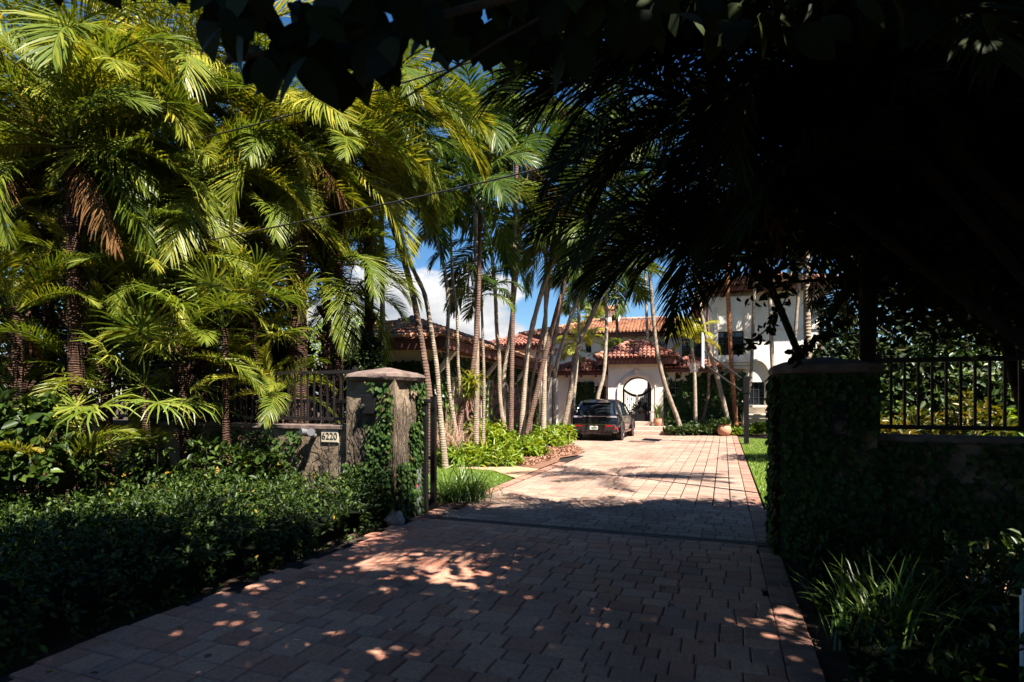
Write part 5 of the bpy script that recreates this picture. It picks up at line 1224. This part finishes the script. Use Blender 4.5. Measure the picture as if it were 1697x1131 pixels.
# taller palms of the same bed whose crowns close the view above
GT = 'tall palms closing the view above the bed'
tall = [
 ('tall palm with its crown high over the bromeliad', [(789, 755), (790, 500), (786, 250)], 16.5, dict(length=2.8)),
 ('tall palm with a crown over the middle of the bed', [(846, 740), (850, 500), (856, 270)], 18.0, dict(length=2.9)),
 ('tall palm leaning right over the car', [(893, 735), (930, 500), (985, 270)], 21.0, dict(length=3.0)),
 ('tall palm at the back whose crown shows beside the dark fronds', [(900, 730), (905, 430), (900, 160)], 20, dict(length=3.1)),
 ('tall palm towering over the entry roof', [(1078, 715), (1070, 480), (1062, 330)], 30, dict(length=3.3)),
 ('tall palm towering over the main roof', [(1030, 715), (1020, 480), (1010, 250)], 33, dict(length=3.4)),
]
for lab, pix, d, kw in tall: palm('slender_palm', lab, GT, pix, d, .085, n=15, mix=(2, 3, 4, 4, 2), bark=['bark', 'bark_dark', 'bark_pale'][len(lab) % 3], dead=1, **kw)
# bromeliad on the trunk
c = at(781, 646, 14.66); br = thing('bromeliad', 'yellow green bromeliad perched on a palm trunk', 'bromeliad', c)
c_ = rng.normal(size=(85, 3)) * np.array([.06, .05, .12]); blades('blades', c_, .62, .045, 1.25, 'brom', br, seg=6)
c = at(776, 640, 14.6); c_ = rng.normal(size=(40, 3)) * np.array([.1, .05, .1]) + np.array([-.05, -.05, -.1]); blades('blades', c_, .5, .04, 1.3, 'liriope', br, seg=5)

# ------------------------------------------------------------------ feathery palms massed on the left
GD = 'feathery palms massed left of the drive'
def date(label, px, py, d, n=22, length=2.5, mix=(2, 3, 5, 7, 5), mat='date', r=.08, dead=2, lean=0, extra=(), kind='date', group=GD, bark='fibre', base=None):
    top = at(px, py, d); base = Vector(base) if base else Vector((top.x + lean, top.y + .15, 0)); t = thing('feather_palm', label, 'palm tree', base, 0, group)
    tp = top - base; c = curve_pts([Vector((0, 0, 0)), tp * .5 + Vector((lean * .15, 0, 0)), tp], 6); m_ = len(c)
    b = MB(); b.tube(c, [r * (1.25 - .3 * k / m_) * (1 + .06 * rng.normal()) for k in range(m_)] , 10)
    k = 60 if bark == 'fibre' else 0
    for i in range(k):                       # old leaf bases and fibres below the crown
        q = .45 + .55 * rng.random(); p = c[int(q * (m_ - 1))]; a = rng.random() * 6.28; e = Vector((math.cos(a), math.sin(a), 0))
        b.tube([p + e * r * .8, p + e * (r + .05) + Vector((0, 0, .08)), p + e * (r + .12) + Vector((0, 0, .2))], [.03, .022, .008], 4, cap=False)
    b.build('trunk', MT[bark], t, smooth=bark != 'fibre')
    crown(t, tp, kind, MT[mat], n, length, mix, dead, ring=.06)
    for (cls, az, ln, dz_, roll, j) in extra: put_frond(t, kind, cls, az, ln, tp + Vector((0, 0, dz_)), MT[mat], roll=roll, j=j)
    return t
date('feathery palm in the upper left corner', 45, 110, 8.6, 26, 2.9)
date('feathery palm holding the big curved pale frond', 118, 225, 7.9, 22, 2.1, extra=[(2, -.25, 2.3, 0, -.5, 0), (2, -.75, 2.2, .1, -.2, 1)])
date('feathery palm with silvery fronds against the sky, upper left', 215, 120, 9.6, 26, 2.9)
date('feathery palm behind the overhanging dark leaves', 345, 150, 10.5, 26, 3.0)
date('feathery palm with a fibrous red brown trunk', 490, 205, 9.8, 22, 2.2, dead=4, r=.15)
date('feathery palm drooping pale fronds in front of the gate palms', 610, 165, 11, 24, 2.6, mix=(2, 3, 5, 7, 4), extra=[(3, -.3, 2.9, 0, -.5, 0), (4, -.2, 2.7, 0, -.4, 1), (4, .3, 2.6, 0, .3, 0), (3, -.9, 2.7, 0, -.2, 1), (3, .25, 2.8, .1, -.6, 1)])
date('feathery palm in the middle of the left mass', 230, 330, 9.2, 20, 2.2)
date('feathery palm with deep green fronds below the long cable', 395, 345, 9.6, 20, 2.1, mix=(1, 3, 6, 6, 2))
date('young feathery palm with arching tips under the curved frond', 170, 455, 8.2, 18, 1.6, r=.06, dead=0, mix=(2, 5, 6, 2, 0))
date('young feathery palm beside the fan palm', 300, 470, 8.8, 18, 1.6, r=.06, dead=0, mix=(2, 4, 6, 3, 0))
date('young spiky palm low at the left edge', 25, 505, 7.8, 16, 1.4, r=.06, mix=(3, 6, 5, 1, 0))
date('feathery palm tall behind the fibrous trunk', 540, 330, 11.6, 20, 2.0)
date('low palm whose single fresh frond arches over the hedge', 95, 790, 7.0, 7, 1.1, r=.05, dead=0, mix=(2, 3, 1, 0, 0), extra=[(1, .25, 1.35, 0, -.9, 0), (1, .6, 1.2, 0, -.6, 1)])
date('low feathery palm beside the fence rails', 455, 640, 8.6, 14, 1.0, r=.05, dead=0, mix=(1, 4, 6, 3, 0))
date('pale feathery palm standing behind the topiary dome', 575, 480, 12.6, 16, 1.5, r=.06, dead=0)
for lab, px, py, d, n, ln, mix in (
    ('feathery palm low before the wall, left of the fan palm', 300, 575, 8.4, 18, 1.35, (2, 4, 6, 4, 1)),
    ('feathery palm low at the left edge beside the broad leaved shrub', 120, 590, 8.3, 18, 1.4, (2, 4, 6, 4, 1)),
    ('feathery palm drooping over the left end of the wall', 55, 640, 8.6, 16, 1.3, (1, 3, 6, 5, 1)),
    ('feathery palm between the fibrous trunk and the topiary', 540, 430, 10.4, 20, 1.8, (1, 4, 6, 6, 3)),
    ('feathery palm with long hanging fronds in the heart of the left mass', 330, 270, 9.0, 24, 2.2, (1, 3, 6, 7, 5)),
    ('feathery palm hanging low over the left edge', 75, 235, 8.4, 24, 2.2, (1, 3, 6, 7, 5)),
    ('feathery palm whose pale fronds hang beside the fibrous trunk', 560, 240, 10.2, 22, 2.2, (1, 3, 5, 8, 6)),
    ('feathery palm hanging beneath the upper cable', 420, 250, 10.0, 22, 2.1, (1, 3, 5, 8, 5))):
    date(lab, px, py, d, n, ln, mix, r=.06, dead=1 if py < 400 else 0)
# fan palms
def fan(label, px, py, d, n, length, mat='fan'):
    top = at(px, py, d); base = Vector((top.x, top.y + .1, 0)); t = thing('fan_palm', label, 'palm tree', base, 0, 'fan palms left of the pillar'); tp = top - base
    b = MB(); b.tube(curve_pts([Vector((0, 0, 0)), tp * .5, tp], 4), [.06 - .002 * k for k in range(9)], 8); b.build('trunk', MT['fibre'], t)
    az = rng.random() * 6
    for i in range(n):
        az += 2.4; o = put_frond(t, 'fan', 0, az, length * (.8 + .4 * rng.random()), tp, MT[mat], j=int(rng.integers(3)), name='fan_leaf'); el = rng.choice([-.35, 0, .35, .75, 1.1]); o.rotation_euler = (rng.normal() * .3, -el, az)
fan('fan palm with big yellow green blades left of the fence', 372, 545, 8.3, 14, 1.05)
fan('small fan palm with upright blades near the long cable', 420, 500, 8.9, 12, .9)
fan('low fan palm half hidden above the hedge', 240, 640, 8.0, 12, .95)
# ------------------------------------------------------------------ dark palms over the right of the drive
GR = 'dark feathery palms right of the drive'
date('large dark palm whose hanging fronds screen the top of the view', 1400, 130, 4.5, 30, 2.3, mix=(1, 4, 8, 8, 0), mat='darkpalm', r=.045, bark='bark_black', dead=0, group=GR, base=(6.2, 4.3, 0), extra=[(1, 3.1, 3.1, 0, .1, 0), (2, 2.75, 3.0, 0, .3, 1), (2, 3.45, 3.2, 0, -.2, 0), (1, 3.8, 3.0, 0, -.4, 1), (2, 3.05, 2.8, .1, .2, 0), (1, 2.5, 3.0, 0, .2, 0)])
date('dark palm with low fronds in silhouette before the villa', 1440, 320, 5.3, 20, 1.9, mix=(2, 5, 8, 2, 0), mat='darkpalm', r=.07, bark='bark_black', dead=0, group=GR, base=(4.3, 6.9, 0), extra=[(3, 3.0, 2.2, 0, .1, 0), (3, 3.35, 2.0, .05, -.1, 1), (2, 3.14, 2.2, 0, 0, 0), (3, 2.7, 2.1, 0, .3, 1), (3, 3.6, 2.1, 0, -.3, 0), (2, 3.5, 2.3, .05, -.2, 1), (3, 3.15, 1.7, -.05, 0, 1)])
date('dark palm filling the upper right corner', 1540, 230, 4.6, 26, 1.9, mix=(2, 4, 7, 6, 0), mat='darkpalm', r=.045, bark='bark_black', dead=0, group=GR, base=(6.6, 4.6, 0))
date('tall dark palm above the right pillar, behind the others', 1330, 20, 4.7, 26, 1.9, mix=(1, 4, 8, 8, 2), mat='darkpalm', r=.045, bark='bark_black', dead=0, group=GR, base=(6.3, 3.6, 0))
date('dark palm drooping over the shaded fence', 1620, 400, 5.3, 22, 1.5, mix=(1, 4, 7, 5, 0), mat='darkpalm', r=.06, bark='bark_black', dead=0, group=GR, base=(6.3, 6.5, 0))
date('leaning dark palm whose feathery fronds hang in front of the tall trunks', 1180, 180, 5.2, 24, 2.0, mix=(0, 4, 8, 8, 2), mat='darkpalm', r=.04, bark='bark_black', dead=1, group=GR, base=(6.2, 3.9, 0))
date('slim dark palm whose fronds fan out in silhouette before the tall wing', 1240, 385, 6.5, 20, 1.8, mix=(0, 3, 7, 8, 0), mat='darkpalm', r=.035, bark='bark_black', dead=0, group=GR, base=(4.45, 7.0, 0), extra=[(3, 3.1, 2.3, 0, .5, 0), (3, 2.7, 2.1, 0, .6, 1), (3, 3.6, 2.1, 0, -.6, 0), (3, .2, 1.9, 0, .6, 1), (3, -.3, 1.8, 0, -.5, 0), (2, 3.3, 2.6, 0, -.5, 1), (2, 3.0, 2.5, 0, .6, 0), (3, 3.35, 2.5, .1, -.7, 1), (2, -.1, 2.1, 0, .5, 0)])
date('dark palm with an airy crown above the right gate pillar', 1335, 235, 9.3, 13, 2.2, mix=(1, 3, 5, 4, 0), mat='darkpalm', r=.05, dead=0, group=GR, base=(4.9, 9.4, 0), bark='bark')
# ------------------------------------------------------------------ broad leaved trees
tree('shade_tree', 'tall dark evergreen tree filling the right of the view above the fence', (7.0, 6.3, 0), .17, 2.6,
     [((3.9, 5.5, 4.2), (1.5, .9, 1.5)), ((4.9, 5.4, 3.2), (1.4, 1.0, 1.05)), ((3.3, 5.6, 4.0), (.6, .7, .8)), ((5.1, 5.3, 5.3), (1.8, 1.2, 1.1)), ((5.4, 5.8, 4.4), (1.4, 1.1, 1.6)), ((2.6, 5.8, 3.4), (.6, .7, .7)), ((4.7, 6.0, 3.05), (1.5, .8, .7)), ((5.8, 6.2, 3.0), (1.2, .8, .8))], 2300, 15, .10, 'canopy', w=.55, spread=.11, clump_in=.2)
tree('sky_block_tree', 'unseen tree added behind the viewpoint to block sky light, on the left', (-9, -11, 0), .3, 2.5, [((-9, -11, 3.6), (6, 2.2, 3.4))], 700, 12, .42, 'canopy', 'unseen trees added to block sky light')  # three unseen trees, added behind the camera to cut the sky fill
tree('sky_block_tree', 'unseen tree added behind the viewpoint to block sky light, in the middle', (1.5, -12, 0), .3, 2.5, [((1.5, -12, 3.4), (6, 2.2, 3.3))], 700, 12, .42, 'tree_leaf', 'unseen trees added to block sky light')
tree('sky_block_tree', 'unseen tree added behind the viewpoint to block sky light, on the right', (12, -11, 0), .3, 2.5, [((12, -11, 3.4), (6, 2.2, 3.3))], 700, 12, .42, 'tree_leaf', 'unseen trees added to block sky light')
# the tree whose canopy shades the gate; its lowest branch hangs into the view with big leaves
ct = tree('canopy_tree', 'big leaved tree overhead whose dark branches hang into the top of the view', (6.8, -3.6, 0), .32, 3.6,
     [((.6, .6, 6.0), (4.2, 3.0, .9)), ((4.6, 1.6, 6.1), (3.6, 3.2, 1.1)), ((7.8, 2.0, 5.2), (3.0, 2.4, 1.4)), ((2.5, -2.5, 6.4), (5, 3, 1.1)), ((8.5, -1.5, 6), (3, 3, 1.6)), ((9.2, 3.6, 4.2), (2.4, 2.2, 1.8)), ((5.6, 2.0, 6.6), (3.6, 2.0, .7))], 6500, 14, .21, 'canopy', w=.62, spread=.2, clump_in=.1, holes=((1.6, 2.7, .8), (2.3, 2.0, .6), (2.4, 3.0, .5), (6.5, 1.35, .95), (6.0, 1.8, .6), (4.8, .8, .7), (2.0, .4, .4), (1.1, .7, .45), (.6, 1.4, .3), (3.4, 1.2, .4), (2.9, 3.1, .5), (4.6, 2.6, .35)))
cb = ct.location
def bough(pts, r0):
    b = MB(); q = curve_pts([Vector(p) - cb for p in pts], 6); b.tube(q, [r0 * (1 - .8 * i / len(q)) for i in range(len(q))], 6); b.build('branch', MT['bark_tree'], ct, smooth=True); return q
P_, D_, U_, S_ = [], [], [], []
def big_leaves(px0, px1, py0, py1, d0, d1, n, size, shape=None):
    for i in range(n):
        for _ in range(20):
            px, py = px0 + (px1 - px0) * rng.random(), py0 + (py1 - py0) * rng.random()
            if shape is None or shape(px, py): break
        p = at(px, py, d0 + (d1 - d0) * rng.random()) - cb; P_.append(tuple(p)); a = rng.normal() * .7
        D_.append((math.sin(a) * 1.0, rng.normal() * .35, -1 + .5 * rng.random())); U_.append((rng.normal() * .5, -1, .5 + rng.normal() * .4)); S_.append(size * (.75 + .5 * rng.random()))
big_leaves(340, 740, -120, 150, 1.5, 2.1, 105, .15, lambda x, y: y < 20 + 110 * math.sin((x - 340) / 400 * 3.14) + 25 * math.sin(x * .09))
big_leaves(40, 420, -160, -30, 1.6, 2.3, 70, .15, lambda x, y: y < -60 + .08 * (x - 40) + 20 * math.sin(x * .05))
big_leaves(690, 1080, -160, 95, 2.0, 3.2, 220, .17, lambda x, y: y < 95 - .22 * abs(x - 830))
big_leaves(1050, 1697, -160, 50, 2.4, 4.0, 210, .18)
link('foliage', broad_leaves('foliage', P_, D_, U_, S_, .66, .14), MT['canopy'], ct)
bough([(6.6, -2.8, 3.5), (4.2, .2, 4.4), (2.0, 1.6, 3.5), (.2, 1.75, 2.95), (-.9, 1.8, 2.72)], .035); bough([(2.0, 1.6, 3.5), (.3, 2.1, 3.15), (-.35, 1.8, 2.6)], .012)
tree('shade_tree', 'unseen dense tree added beyond the right edge to block sky light', (10.2, 4.6, 0), .2, 2.0, [((10, 4.6, 3.2), (1.9, 1.8, 3.0)), ((9.4, 6.0, 1.6), (1.4, 1.0, 1.5))], 900, 12, .24, 'canopy')  # added out of view to keep open sky off the right wall
tree('garden_tree', 'dark evergreen tree behind the shrubs of the right fence', (11.5, 14.5, 0), .2, 1.8, [((10.5, 14, 2.8), (3.2, 1.3, 2.4)), ((14.5, 13, 3.0), (2.6, 1.4, 2.8))], 1100, 14, .19, 'canopy')
# hanging vines and small leaved twigs in front of the villa
for (lab, path, mat) in (('thin hanging twig of small dark leaves in front of the tall wing', [(1330, 330, 6.2), (1310, 470, 6), (1275, 540, 5.9), (1230, 575, 5.8)], 'canopy'),
                         ('dangling dark vine in the gap left of the right tree', [(1180, 120, 7.0), (1176, 260, 7), (1172, 350, 7), (1168, 400, 7)], 'canopy'),
                         ('trailing leafy twig low over the right pillar', [(1440, 450, 6), (1400, 530, 5.9), (1350, 560, 5.8), (1315, 590, 5.7)], 'canopy')):
    W = [at(*p_) for p_ in path]; t = thing('hanging_twig', lab, 'twig', W[0]); q = curve_pts([w_ - W[0] for w_ in W], 8); b = MB(); b.tube(q, [.008] * len(q), 5, cap=False); b.build('stem', MT['bark_tree'], t)
    C_ = np.array([tuple(p) for p in q]); C_ = np.repeat(C_, 4, 0) + rng.normal(size=(len(C_) * 4, 3)) * .03; n = len(C_)
    link('leaves', leaves('leaves', C_, randdir(n) + np.array([0, 0, -.6]), randdir(n), .10 * (.6 + .7 * rng.random(n)), .55), MT[mat], t)
# background greenery
GX = 'background trees behind the left palms'
tree('garden_tree', 'dark tree behind the left palms, nearest the drive', (-8.6, 15.8, 0), .2, 2.2, [((-8.4, 15.5, 4.2), (2.6, 1.8, 3.6)), ((-10.6, 16, 6), (2.6, 1.8, 3.2))], 900, 15, .19, 'canopy', GX)
tree('garden_tree', 'dark tree behind the left palms at the edge of the picture', (-13.5, 14, 0), .22, 2.4, [((-13, 14, 4.5), (3.4, 2.2, 4.4)), ((-11, 12.5, 2.5), (2.2, 1.4, 2.4))], 1000, 15, .19, 'canopy', GX)
tree('garden_tree', 'dark thicket tree low behind the fence at left', (-6.4, 12.3, 0), .12, 1.2, [((-6.2, 12.2, 2.0), (1.8, 1.2, 2.0)), ((-4.9, 11.9, 1.5), (1.0, .9, 1.4))], 700, 15, .15, 'canopy', GX)
tree('garden_tree', 'bright yellow green tree left of the garage roof', (-6.6, 24, 0), .14, 2.4, [((-6.5, 24, 4.1), (1.5, 1.3, 1.3)), ((-7.8, 24, 3.4), (1.4, 1.2, 1.6))], 320, 14, .17, 'bright_leaf', None)
for k, (lab, x, y, rx, rz, mat) in enumerate((
        ('yellow and orange croton shrub just right of the gate pillar behind the fence', 6.6, 10.6, 1.0, 1.6, 'croton'),
        ('golden croton shrub behind the middle of the right fence', 8.4, 10.8, 1.2, 1.75, 'croton'),
        ('yellow green shrub behind the fence near the right edge', 10.2, 10.8, 1.2, 1.6, 'bright_leaf'))):
    shrub('shrub', lab, (x, y, 0), (rx, .7, rz), 150, 12, .17, mat, 'shrubs behind the right fence', w=.34)
tree('garden_tree', 'green tree beyond the right end of the villa', (14.5, 24, 0), .18, 1.6, [((14, 23.5, 2.4), (2.6, 2, 1.9)), ((18, 22, 2.6), (3, 2, 2.3)), ((12.6, 17, 1.7), (1.8, 1.4, 1.6))], 700, 14, .2, 'tree_leaf', None)
tree('garden_tree', 'mixed green hedge tree seen through the right fence', (10.5, 14, 0), .14, 1.2, [((10, 13.6, 1.6), (2.6, 1.2, 1.5)), ((13.5, 13, 1.9), (2.2, 1.2, 1.7))], 520, 14, .17, 'tree_leaf', None)
